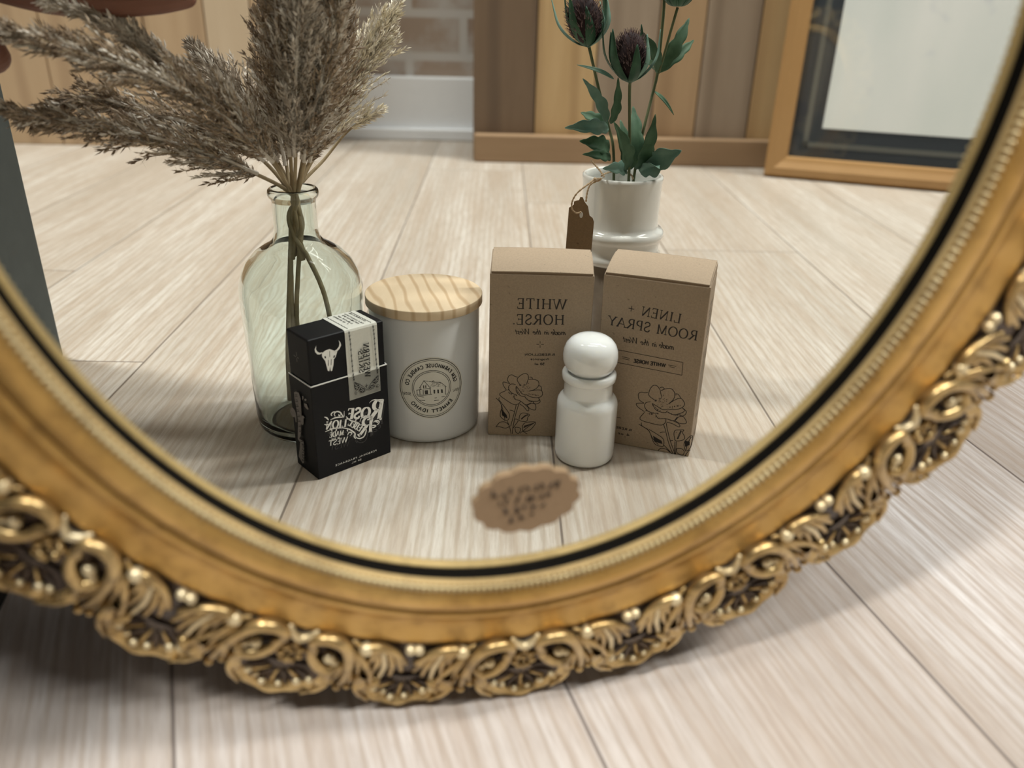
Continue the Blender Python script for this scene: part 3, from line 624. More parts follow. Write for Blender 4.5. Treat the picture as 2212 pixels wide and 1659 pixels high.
ROSE_B = [[[31.93,32.55],[28.91,34.18],[27.87,36.85],[28.03,38.64],[29.5,39.87],[31.89,39.81],[33.72,40.46]],[[39.59,35.27],[34.9,38.02],[34.33,40.74],[35.27,44.04],[36.96,46.06],[39.19,45.72],[40.97,43.57],[41.45,41.91],[42.34,39.25]],[[40.83,44.94],[42.31,45.71],[43.66,44.71]],[[41.65,42.99],[43.68,44.54],[47.62,45.53],[50.03,43.32],[50.36,40.23],[49.39,37.62],[47.19,34.78]],[[50.14,42.29],[52.27,42.64],[54.4,40.2]],[[47.19,34.78],[51.16,38.61],[54.41,40.03],[56.91,37.13],[56.0,34.16],[51.9,31.69],[46.94,31.2]],[[31.93,32.55],[27.24,31.4],[28.4,29.09],[32.8,26.62]],[[35.89,34.29],[33.15,33.12],[32.43,30.5],[34.27,27.95],[37.57,26.72],[41.67,27.08]],[[37.28,33.1],[39.52,29.57],[42.81,28.35],[45.95,28.53],[47.05,30.15]],[[36.93,33.4],[39.9,32.13],[43.88,30.31],[46.97,30.85]],[[47.16,29.1],[51.05,27.99],[55.24,29.78],[57.49,31.95],[56.04,33.81]],[[56.04,33.81],[58.79,31.46],[57.27,28.36],[54.78,28.28]],[[32.83,26.26],[30.44,20.78],[37.98,19.21],[44.37,19.26],[46.65,21.83],[46.7,24.36]],[[39.87,26.04],[42.03,23.54],[46.39,24.31],[51.5,23.77],[53.66,27.02]],[[52.43,23.94],[54.59,27.18],[57.35,27.66],[59.66,23.78],[55.71,22.72],[52.43,23.94]],[[47.27,21.94],[51.11,21.54],[55.05,20.08],[55.9,20.96],[54.12,22.8],[48.95,24.04]],[[39.91,35.9],[39.09,36.28]],[[39.17,35.09],[38.4,35.3]],[[43.57,34.79],[43.58,34.87]],[[42.33,35.2],[42.18,35.42]],[[41.82,36.4],[41.64,36.93]],[[42.35,35.61],[42.24,35.94]],[[42.81,33.56],[42.72,33.36]],[[41.87,37.15],[41.5,37.84]],[[39.63,35.81],[38.75,36.17]],[[43.21,33.75],[43.46,33.64]],[[45.39,36.32],[46.17,36.85]],[[43.53,37.02],[43.56,37.67]],[[41.2,37.17],[40.73,37.87]],[[43.19,33.68],[43.27,33.51]],[[42.7,34.01],[42.65,33.93]],[[44.08,37.61],[44.31,38.42]],[[42.59,33.4],[42.41,33.15]],[[43.6,33.43],[43.64,33.18]],[[41.12,34.99],[40.76,35.17]],[[42.37,38.29],[42.33,39.29]],[[41.02,33.12],[40.5,32.81]],[[41.31,35.89],[40.9,36.28]],[[43.89,35.16],[44.33,35.4]],[[43.36,32.64],[43.55,32.23]],[[42.18,37.43],[42.06,38.21]],[[43.3,35.28],[43.3,35.5]],[[43.19,34.93],[43.14,35.05]],[[41.74,35.62],[41.63,35.97]],[[41.56,37.39],[41.32,38.16]],[[42.79,31.66],[42.9,31.02]],[[42.21,37.46],[42.18,38.26]],[[42.35,38.17],[42.39,39.16]],[[41.5,36.5],[41.18,37.05]],[[43.17,34.51],[43.33,34.57]],[[43.16,39.37],[43.37,40.64]],[[42.07,35.51],[41.88,35.81]],[[45.41,37.33],[46.04,38.08]],[[41.68,34.94],[41.28,35.07]],[[46.05,34.37],[46.9,34.38]],[[44.01,34.17],[44.13,34.11]],[[43.77,32.65],[44.06,32.24]],[[41.43,35.04],[41.14,35.23]],[[44.5,36.28],[44.75,36.73]],[[43.35,35.31],[43.64,35.58]],[[39.41,35.75],[38.43,36.09]],[[42.84,32.54],[42.98,32.11]],[[37.69,26.33],[37.63,25.2]],[[36.99,26.36],[37.14,25.77]],[[42.3,24.28],[42.53,23.3]],[[37.93,26.21],[38.07,25.64]],[[37.31,26.36],[37.39,25.24]],[[35.03,26.31],[35.27,25.28]],[[45.94,24.62],[45.95,23.98]],[[36.27,26.34],[36.51,25.18]],[[42.35,24.29],[42.41,23.59]],[[44.13,24.45],[44.32,23.92]],[[35.92,26.33],[36.15,25.26]],[[37.33,26.36],[37.32,25.55]],[[40.27,25.07],[40.23,23.96]],[[40.21,25.1],[40.38,24.46]],[[41.31,27.4],[41.48,26.68]],[[41.18,27.39],[41.36,26.32]],[[33.68,28.04],[33.61,26.99]],[[35.87,27.49],[35.93,26.89]],[[41.42,27.41],[41.53,26.33]],[[33.92,27.98],[33.96,27.44]],[[40.65,27.34],[40.69,26.8]],[[33.94,27.98],[34.01,27.43]],[[34.85,27.75],[34.9,26.9]],[[38.2,27.13],[38.32,26.38]],[[38.49,27.16],[38.43,26.45]],[[39.96,27.28],[39.89,26.61]],[[35.35,27.63],[35.39,27.13]],[[33.55,28.07],[33.59,27.46]],[[52.66,34.9],[52.86,34.03]],[[52.75,34.93],[52.76,34.41]],[[51.11,34.3],[51.16,33.39]],[[48.73,33.46],[48.74,32.39]],[[49.75,33.82],[49.84,32.68]],[[49.84,33.85],[49.81,32.85]],[[51.99,34.63],[52.08,34.12]],[[50.94,34.24],[50.83,33.55]],[[52.81,34.96],[52.73,34.25]],[[54.49,35.64],[54.75,34.85]],[[52.99,35.03],[53.13,34.23]],[[53.71,35.33],[53.71,34.25]],[[48.01,33.21],[48.25,32.28]],[[51.16,34.32],[51.31,33.52]],[[53.94,28.88],[53.89,28.02]],[[54.48,29.11],[54.71,28.49]],[[49.71,28.82],[49.94,28.12]],[[47.71,29.31],[47.87,28.54]],[[53.67,28.78],[53.75,27.93]],[[51.41,28.41],[51.45,27.28]],[[53.27,28.61],[53.5,27.51]],[[49.69,28.83],[49.96,27.76]],[[52.3,28.21],[52.39,27.65]],[[53.83,28.84],[53.8,27.96]],[[48.42,29.13],[48.36,28.19]],[[52.17,28.23],[52.34,27.2]],[[55.14,29.38],[55.09,28.43]],[[52.73,28.39],[52.88,27.53]],[[41.13,30.0],[41.35,29.22]],[[40.97,30.06],[41.09,29.51]],[[40.25,30.5],[40.16,29.89]],[[37.32,32.74],[37.28,32.08]],[[40.83,30.1],[40.97,29.03]],[[40.63,30.21],[40.85,29.47]],[[42.47,29.57],[42.58,28.64]],[[39.15,31.34],[39.42,30.34]],[[38.3,31.99],[38.43,30.81]],[[37.64,32.5],[37.67,31.48]],[[37.58,32.55],[37.76,31.67]],[[42.38,29.6],[42.51,28.45]],[[39.67,30.95],[39.75,30.42]],[[41.1,30.01],[41.19,28.83]],[[45.54,20.19],[47.23,16.14],[50.01,7.85],[53.72,0.02]],[[47.19,21.21],[48.45,16.72],[51.19,8.81],[55.38,-0.41]],[[47.07,14.65],[45.5,14.36],[43.98,13.54]],[[50.84,9.11],[52.68,9.82]],[[53.1,-0.1],[49.88,3.01],[47.05,5.45]],[[46.88,3.93],[42.66,4.25],[40.15,6.75],[38.07,11.54],[36.21,14.14],[31.15,16.53],[29.97,17.05]],[[36.81,14.62],[43.2,11.75],[46.29,9.74],[47.22,6.96],[46.88,3.93]],[[31.44,18.59],[32.13,16.34],[36.18,14.5]],[[36.53,14.2],[40.36,7.9],[43.89,4.85]],[[53.93,10.05],[52.8,14.6],[53.46,17.27],[56.52,18.18],[58.68,18.57],[57.95,16.63],[59.7,13.68],[58.86,11.33],[55.21,9.92],[53.89,10.41]],[[57.22,17.58],[56.45,14.54],[55.68,11.48]],[[56.87,17.88],[55.95,14.81],[55.21,11.39]],[[54.0,9.33],[54.51,0.17]],[[54.78,9.48],[55.45,0.35]],[[61.31,3.7],[59.8,8.58],[61.26,12.51],[64.2,15.59],[64.45,9.44],[63.36,5.2],[61.31,3.7]],[[63.82,14.8],[62.2,9.76],[61.53,4.48]],[[55.49,4.44],[56.47,1.29],[59.76,0.43],[60.57,3.19],[58.61,5.04],[55.49,4.44]],[[44.01,0.4],[45.73,2.6],[49.28,2.53],[51.72,0.75]],[[61.4,0.0],[62.63,3.21],[64.28,5.37]],[[40.11,10.44],[41.14,6.57]],[[60.14,11.2],[60.94,6.95]],[[40.59,10.24],[41.6,6.5]],[[60.4,11.18],[61.14,7.1]],[[41.06,10.03],[42.05,6.44]],[[60.65,11.15],[61.35,7.25]],[[41.53,9.82],[42.51,6.38]],[[60.91,11.13],[61.55,7.4]],[[42.0,9.61],[42.97,6.32]],[[61.16,11.1],[61.76,7.55]],[[42.47,9.4],[43.43,6.25]],[[61.42,11.08],[61.96,7.69]],[[42.94,9.19],[43.89,6.19]],[[61.67,11.05],[62.17,7.84]],[[43.41,8.99],[44.34,6.13]],[[61.93,11.02],[62.37,7.99]],[[43.88,8.78],[44.8,6.06]],[[62.19,11.0],[62.58,8.14]],[[44.36,8.57],[45.26,6.0]],[[62.44,10.97],[62.78,8.29]],[[44.83,8.36],[45.71,5.94]],[[62.7,10.95],[62.98,8.44]],[[45.3,8.15],[46.17,5.88]],[[62.95,10.92],[63.19,8.59]]]
TXT1 = [['WHITE',[47.46,89.78],[17.03,89.47],6.55],['HORSE.',[46.68,79.7],[14.4,79.0],6.5],['~made in the West',[48.19,72.83],[16.71,72.49],3.79],['R.REBELLION',[41.94,58.56],[22.52,58.1],1.36],['fragrance',[38.03,55.38],[26.51,55.17],1.36],['50 ml',[35.45,51.88],[29.2,51.67],1.53]]
TXT2 = [['LINEN +',[48.53,89.18],[15.74,91.36],5.91],['ROOM SPRAY',[59.54,79.58],[4.67,81.75],6.09],['~made in the West',[46.93,71.54],[15.35,72.14],3.9],['WHITE HORSE',[42.67,59.37],[22.96,59.27],2.31],['R.REBELLION',[25.87,10.94],[6.05,11.82],1.45],['4 oz.',[24.72,7.07],[16.09,7.48],1.56]]
RULE2 = [[[52.9,64.25],[53.2,55.75],[6.19,57.83],[6.4,66.34],[52.9,64.25]],[[18.22,19.19],[5.5,19.6]],[[49.2,61.0],[44.29,61.15]],[[48.5,59.99],[45.21,60.12]],[[20.24,61.59],[15.18,61.92]],[[20.17,60.48],[15.7,60.72]]]
CROSS1 = [[[32.09,68.16],[32.15,66.5]],[[32.19,65.49],[32.26,63.65]],[[29.85,66.0],[31.55,65.97]],[[32.79,66.01],[34.49,66.07]]]
TXTB = [['R',[45.77,26.12],[36.28,28.32],12.72],['OSE',[37.06,30.02],[21.07,34.09],6.57],['R',[39.17,19.41],[29.06,20.64],10.43],['EBEL',[29.86,22.66],[21.76,30.01],4.01],['LION',[20.71,29.08],[6.86,31.96],4.98],['MADE',[18.73,24.28],[9.18,25.73],3.21],['IN THE',[16.0,22.66],[10.25,23.1],1.42],['WEST',[20.94,18.61],[8.11,20.33],3.58],['PERSONAL FRAGRANCE',[40.96,4.94],[11.56,5.1],1.07],['50 ML',[29.75,2.67],[22.81,2.78],0.95]]
SWASH = [[[37.64,39.54],[39.72,40.64],[42.75,40.17],[45.35,37.73],[45.91,35.27],[45.13,33.56],[43.79,34.32]],[[45.48,27.21],[45.4,25.74],[44.05,26.36]],[[20.2,39.77],[19.59,35.86],[17.62,39.68],[15.18,41.11],[13.51,40.09],[14.01,38.35]],[[17.84,38.34],[16.83,37.73],[16.28,38.86]],[[15.79,40.75],[12.99,41.51],[11.49,40.45],[12.03,39.33]],[[10.74,37.09],[14.57,37.38],[19.91,35.91]],[[6.93,40.25],[8.41,39.28],[9.5,37.35]],[[6.53,35.53],[8.33,34.6],[9.3,34.9]],[[6.74,30.57],[12.46,30.81],[17.49,29.39]],[[17.49,29.39],[22.51,26.85],[26.2,22.96],[26.75,21.13]],[[26.75,21.13],[27.29,19.29],[29.88,17.88],[32.62,18.39],[34.15,21.16],[34.1,23.16],[31.67,24.66]],[[30.02,19.97],[29.32,19.56],[28.09,21.31]],[[30.28,29.05],[31.42,31.26],[34.14,31.81],[37.44,30.55],[39.33,27.95],[38.86,25.81]],[[37.03,23.8],[39.75,23.52],[41.42,22.62],[39.67,22.06],[37.34,23.2]],[[39.53,25.58],[41.29,26.3],[43.64,25.18],[43.55,23.55],[42.15,23.2]],[[40.56,25.56],[41.93,25.43],[42.89,24.11]],[[21.21,35.95],[23.58,32.61],[27.35,30.04],[29.58,28.64]],[[26.72,30.58],[27.76,31.2],[27.5,32.25]],[[21.76,25.49],[21.35,26.6],[21.85,26.75]],[[22.84,22.18],[24.22,23.0],[23.96,24.07],[22.35,24.63],[21.26,23.07]],[[26.16,22.32],[25.73,20.83],[26.59,18.88]],[[13.69,30.22],[14.24,29.07],[13.41,28.72]],[[10.89,31.04],[11.21,29.17]]]
SKULL = [[[9.14,79.69],[7.63,79.38],[6.2,79.91],[5.03,81.65],[4.88,83.33],[6.07,85.14],[5.67,83.12],[6.34,81.52],[7.72,80.43],[9.63,80.27]],[[16.59,78.97],[18.53,79.47],[20.25,81.04],[20.71,83.08],[20.24,84.79],[21.34,83.28],[21.66,81.39],[20.61,79.64],[18.82,78.23],[17.28,78.06]],[[9.14,79.69],[11.47,80.85],[14.11,81.01],[16.63,79.47],[18.79,77.94],[17.59,75.21],[16.35,73.95],[15.77,70.59],[14.75,67.35],[13.83,67.32],[13.63,70.46],[12.94,67.57],[11.93,68.16],[11.41,71.09],[10.8,74.54],[9.11,77.54]]]
SKULLD = [[[10.45,77.53],[11.34,77.5],[11.46,76.17],[10.64,76.25]],[[16.39,76.41],[17.3,76.38],[16.89,75.04],[15.98,75.07]],[[13.94,79.83],[14.16,79.77],[13.95,76.21],[13.72,76.27]],[[12.62,74.76],[12.92,74.68],[12.74,70.71],[12.36,71.55]],[[14.57,74.58],[14.87,74.5],[14.43,70.97],[14.14,71.05]]]
CROSSS = [[[13.11,78.99],[13.32,76.6]],[[12.98,75.18],[13.21,72.93]],[[10.25,76.12],[12.59,75.79]],[[13.79,75.81],[15.21,75.76]]]
BANNER = [[[7.6,51.91],[9.79,53.16],[12.8,53.47],[14.27,50.32],[13.78,43.96],[13.28,37.51],[11.92,31.92],[10.38,23.61],[8.28,21.46],[12.76,21.02],[12.56,16.38],[12.03,11.23],[10.9,5.44],[9.2,4.36],[5.63,7.83],[7.67,14.34],[8.93,19.12],[6.53,20.1],[6.97,22.88],[8.33,29.87],[8.82,34.53],[8.5,41.98],[7.44,47.83]],[[2.64,40.11],[4.75,40.58],[6.62,39.71],[7.64,36.61],[7.15,31.97],[6.07,31.55],[5.81,34.64],[2.66,34.07],[1.04,36.65]],[[12.96,38.65],[15.53,39.32],[16.9,38.59],[15.28,37.65],[14.67,33.63],[12.93,32.0],[11.7,33.74]],[[16.07,52.5],[17.36,52.97],[17.37,51.45],[15.89,49.68]],[[17.4,48.39],[20.38,48.88],[21.9,46.07],[20.34,45.33],[17.57,46.3]],[[18.33,51.34],[19.91,52.22],[20.71,51.75],[19.67,50.61],[18.28,50.4]]]
TXTS = [['JUAN',[9.48,6.15],[11.04,19.66],-3.24]]
TXTW = [['WESTERN',[39.78,57.24],[38.95,78.89],-3.82],['SKIES',[35.34,60.9],[35.09,75.14],-3.17]]
ORN4 = [[[27.77,56.4],[29.99,55.38],[31.73,52.66],[30.45,50.84],[28.9,50.58],[27.9,52.72]],[[30.38,49.76],[32.46,52.07],[34.68,50.29],[35.33,48.23],[32.97,47.85]],[[27.7,49.85],[28.88,50.22],[29.91,48.43],[28.35,48.17]],[[37.29,48.37],[38.63,50.94],[41.4,51.22],[42.08,49.15],[40.04,48.28]],[[40.3,52.66],[42.82,55.24],[45.03,55.89],[44.65,52.48],[42.57,50.87]],[[42.55,50.5],[44.9,49.79],[45.23,48.57],[43.21,48.06]]]
ORNL = [[[28.17,56.65],[30.34,54.91],[33.27,52.56],[35.78,49.21],[36.95,49.22],[38.67,51.67],[41.16,53.89],[44.46,56.24]],[[35.13,51.26],[37.51,52.02]],[[36.03,53.2],[36.4,49.76]]]
WIRE = [[[26.7,89.14],[27.15,82.48],[27.34,71.93],[27.63,62.59],[28.03,57.42]],[[42.81,88.96],[43.35,81.82],[43.56,71.8],[44.0,62.25],[44.32,57.39]]]
WIRET = [[[26.24,-0.79],[27.63,6.9],[27.17,26.1]],[[42.08,-1.16],[43.25,3.59],[42.91,25.65]]]
TXTT = [['',[40.71,5.59],[40.11,23.63]],['',[37.81,1.65],[37.28,24.65]],['',[35.52,4.58],[34.74,24.87]],['',[32.76,6.76],[32.25,23.87]],['',[30.42,7.82],[29.65,22.98]]]
HOUSE = [[[1.5944,40.48],[1.5119,45.66],[1.4184,41.23]],[[1.5119,45.66],[1.3614,44.61],[1.2211,43.78],[1.1125,40.13],[1.4115,41.21]],[[1.1274,40.23],[1.1329,35.06]],[[1.4115,41.21],[1.3935,36.26]],[[1.5698,41.05],[1.5744,39.42]],[[1.6475,39.04],[1.4534,40.2],[1.3916,39.81]],[[1.6499,35.76],[1.532,35.61],[1.3936,35.99],[1.1067,34.87]],[[1.6405,39.06],[1.6357,36.06]],[[1.5882,39.4],[1.587,36.13]],[[1.5294,39.7],[1.5282,36.16]],[[1.3615,44.48],[1.3576,45.28],[1.3368,45.35],[1.3337,44.39]],[[1.6295,34.98],[1.5191,34.24]],[[1.3321,33.33],[1.1447,33.48]],[[1.5968,32.0],[1.4998,31.89]],[[1.3401,31.43],[1.2549,31.49]]]
HOUSEF = [[[1.5277,42.42],[1.5104,42.55],[1.5097,40.38],[1.5256,40.25]],[[1.4899,42.4],[1.474,42.66],[1.4724,40.76],[1.4876,40.5]],[[1.3468,39.14],[1.3189,39.04],[1.3201,36.45],[1.3446,36.53]],[[1.2801,39.03],[1.2518,38.9],[1.2493,36.29],[1.2777,36.42]],[[1.2123,38.83],[1.1833,38.67],[1.177,36.17],[1.2097,36.35]],[[1.5024,38.88],[1.4472,39.1],[1.4453,36.36],[1.4971,36.28]],[[1.3618,43.8],[1.2212,43.51],[1.1495,40.92],[1.3975,41.59]]]
PLUMES = [['left',[[-0.0527,-0.07,0.1585],[-0.0707,-0.062,0.1673],[-0.0849,-0.055,0.1754],[-0.1163,-0.04,0.1886],[-0.1453,-0.02,0.1981],[-0.1752,-0.005,0.2073]],0.018,0],['left',[[-0.0544,-0.075,0.1588],[-0.0694,-0.075,0.1734],[-0.0907,-0.07,0.187],[-0.1224,-0.06,0.1979],[-0.1523,-0.05,0.2071],[-0.1821,-0.04,0.1963]],0.02,0],['left',[[-0.0492,-0.06,0.162],[-0.0571,-0.05,0.1782],[-0.0754,-0.035,0.2023],[-0.1013,-0.015,0.2221],[-0.1307,0.0,0.2353],[-0.1607,0.012,0.2462]],0.019,0],['left',[[-0.0495,-0.065,0.1623],[-0.056,-0.055,0.176],[-0.0731,-0.045,0.2046],[-0.0923,-0.035,0.2205],[-0.1053,-0.03,0.233],[-0.1196,-0.02,0.2471],[-0.1421,-0.01,0.256]],0.013,1],['left',[[-0.0558,-0.09,0.157],[-0.0677,-0.1,0.1718],[-0.0821,-0.11,0.195],[-0.0985,-0.115,0.2131],[-0.1148,-0.12,0.2296]],0.016,1],['mid',[[-0.0533,-0.075,0.156],[-0.0567,-0.085,0.1747],[-0.0601,-0.09,0.2085],[-0.0619,-0.095,0.2435],[-0.0611,-0.1,0.2887]],0.017,0],['mid',[[-0.0494,-0.065,0.1582],[-0.0469,-0.06,0.187],[-0.0463,-0.055,0.2221],[-0.0439,-0.05,0.2589],[-0.0414,-0.05,0.2969]],0.016,0],['mid',[[-0.0465,-0.06,0.1594],[-0.0406,-0.05,0.1887],[-0.0351,-0.045,0.2233],[-0.03,-0.04,0.2551],[-0.0235,-0.03,0.2921]],0.016,1],['mid',[[-0.0465,-0.07,0.1572],[-0.0402,-0.07,0.1829],[-0.0322,-0.07,0.2162],[-0.0235,-0.065,0.2502],[-0.0162,-0.06,0.2857]],0.017,0],['mid',[[-0.0427,-0.06,0.1595],[-0.0357,-0.055,0.1829],[-0.0259,-0.05,0.2111],[-0.0178,-0.05,0.2372],[-0.0109,-0.05,0.2663]],0.013,0],['mid',[[-0.0473,-0.085,0.154],[-0.0394,-0.09,0.1769],[-0.0293,-0.1,0.2082],[-0.0225,-0.105,0.239],[-0.0167,-0.11,0.2808]],0.016,0],['pale',[[-0.0495,-0.095,0.1532],[-0.0375,-0.11,0.1793],[-0.0254,-0.125,0.2056],[-0.0126,-0.135,0.227],[0.0053,-0.14,0.2527]],0.023,2],['sprig',[[-0.0507,-0.1,0.1521],[-0.0406,-0.12,0.1645],[-0.0279,-0.13,0.1793],[-0.0178,-0.135,0.1869],[-0.0055,-0.14,0.1941]],0.006,2]]
TH_t1 = {'stem': [[0.1593,-0.16,0.1375],[0.1527,-0.16,0.1621],[0.1482,-0.165,0.1825],[0.1393,-0.16,0.2071],[0.1296,-0.15,0.2352]],'head': [[0.1296,-0.15,0.2352],[0.1251,-0.15,0.2499],[0.1217,-0.15,0.2672]]}
TH_t2 = {'stem': [[0.1647,-0.155,0.1387],[0.1625,-0.15,0.157],[0.1579,-0.145,0.2059],[0.1571,-0.142,0.2148]],'head': [[0.1571,-0.142,0.2148],[0.156,-0.142,0.2307],[0.1549,-0.142,0.2463]]}
TH_t3 = {'stem': [[0.1665,-0.16,0.1376],[0.1682,-0.16,0.1552],[0.1708,-0.16,0.1766],[0.1772,-0.17,0.2036],[0.1794,-0.17,0.2174],[0.1796,-0.17,0.2341],[0.18,-0.172,0.2575],[0.1789,-0.172,0.274]],'head': [[0.1789,-0.172,0.274],[0.1776,-0.172,0.2887],[0.1764,-0.172,0.3031]]}
TH_t4 = {'stem': [[0.1802,-0.17,0.218],[0.1823,-0.165,0.2324],[0.1839,-0.16,0.2457],[0.1867,-0.16,0.259]],'head': [[0.1867,-0.16,0.259],[0.1864,-0.16,0.2727],[0.186,-0.16,0.2872]]}
LEAVES = [['t3',[0.1802,-0.17,0.218],[0.165,-0.16,0.244],0.0038,1],['t3',[0.1802,-0.17,0.218],[0.1992,-0.18,0.2525],0.0042,1],['t3',[0.1808,-0.17,0.2187],[0.2061,-0.19,0.2386],0.003,1],['t3',[0.1784,-0.17,0.2064],[0.1916,-0.16,0.1923],0.0011,0],['t3',[0.1755,-0.17,0.2213],[0.1669,-0.15,0.2259],0.0025,1],['t2',[0.1469,-0.145,0.2158],[0.1209,-0.13,0.2251],0.0011,0],['t1',[0.1466,-0.16,0.1868],[0.127,-0.15,0.2152],0.0038,1],['t1',[0.1489,-0.16,0.1854],[0.1496,-0.145,0.2168],0.003,1],['t1',[0.1477,-0.16,0.1822],[0.116,-0.14,0.1851],0.0046,1],['t1',[0.1473,-0.16,0.1826],[0.1287,-0.17,0.1913],0.0038,1],['t1',[0.1494,-0.16,0.1691],[0.1268,-0.145,0.176],0.0051,1],['t1',[0.1506,-0.16,0.1627],[0.1289,-0.14,0.1682],0.0034,1],['t2',[0.1616,-0.15,0.1568],[0.147,-0.13,0.1909],0.0046,1],['t2',[0.1638,-0.15,0.1569],[0.1647,-0.17,0.1963],0.0051,1],['t3',[0.1691,-0.16,0.1551],[0.1753,-0.14,0.1949],0.0046,1],['t3',[0.1706,-0.16,0.1551],[0.195,-0.14,0.1721],0.008,1],['t1',[0.1609,-0.15,0.1568],[0.1419,-0.13,0.161],0.0042,1],['t3',[0.1731,-0.16,0.1518],[0.1794,-0.13,0.1618],0.0042,1],['t2',[0.1607,-0.16,0.1578],[0.1566,-0.17,0.187],0.0038,1]]
TAG = [[0.1204,-0.126,0.1352],[0.1235,-0.126,0.1373],[0.1236,-0.126,0.1395],[0.1255,-0.126,0.1402],[0.1269,-0.126,0.1405],[0.1277,-0.126,0.1426],[0.1293,-0.126,0.1424],[0.1309,-0.126,0.1392],[0.1332,-0.126,0.1364],[0.1346,-0.126,0.1302],[0.1368,-0.126,0.1286],[0.1379,-0.126,0.126],[0.1378,-0.126,0.1183],[0.1373,-0.126,0.1021],[0.1196,-0.126,0.1052]]
TAGHOLE = [0.1288,-0.1254,0.1307]
TWINE = [[[0.1417,-0.129,0.1546],[0.1368,-0.127,0.1544],[0.1321,-0.124,0.1517],[0.1253,-0.122,0.1465],[0.1221,-0.122,0.1408],[0.1222,-0.123,0.1354],[0.1253,-0.124,0.1322],[0.1286,-0.124,0.133]],[[0.1408,-0.129,0.1538],[0.1342,-0.127,0.1511],[0.1321,-0.126,0.1462],[0.1315,-0.125,0.1399]],[[0.1346,-0.14,0.1643],[0.1375,-0.138,0.1615],[0.141,-0.134,0.1582],[0.1431,-0.13,0.1553]],[[0.1413,-0.131,0.156],[0.1456,-0.14,0.1561],[0.1542,-0.155,0.1547],[0.1626,-0.162,0.1529],[0.1646,-0.15,0.1527],[0.1641,-0.14,0.1526]]]

# ------------------------------------------------------------------ lettering: small stroke alphabet
def arc(cx, cy, rx, ry, a0, a1, n=10):
    return [(cx + rx * math.cos(math.radians(a0 + (a1 - a0) * k / n)), cy + ry * math.sin(math.radians(a0 + (a1 - a0) * k / n))) for k in range(n + 1)]
def sm(P): return [(p.x, p.y) for p in catmull([Vector((x, y, 0)) for x, y in P], 4)]
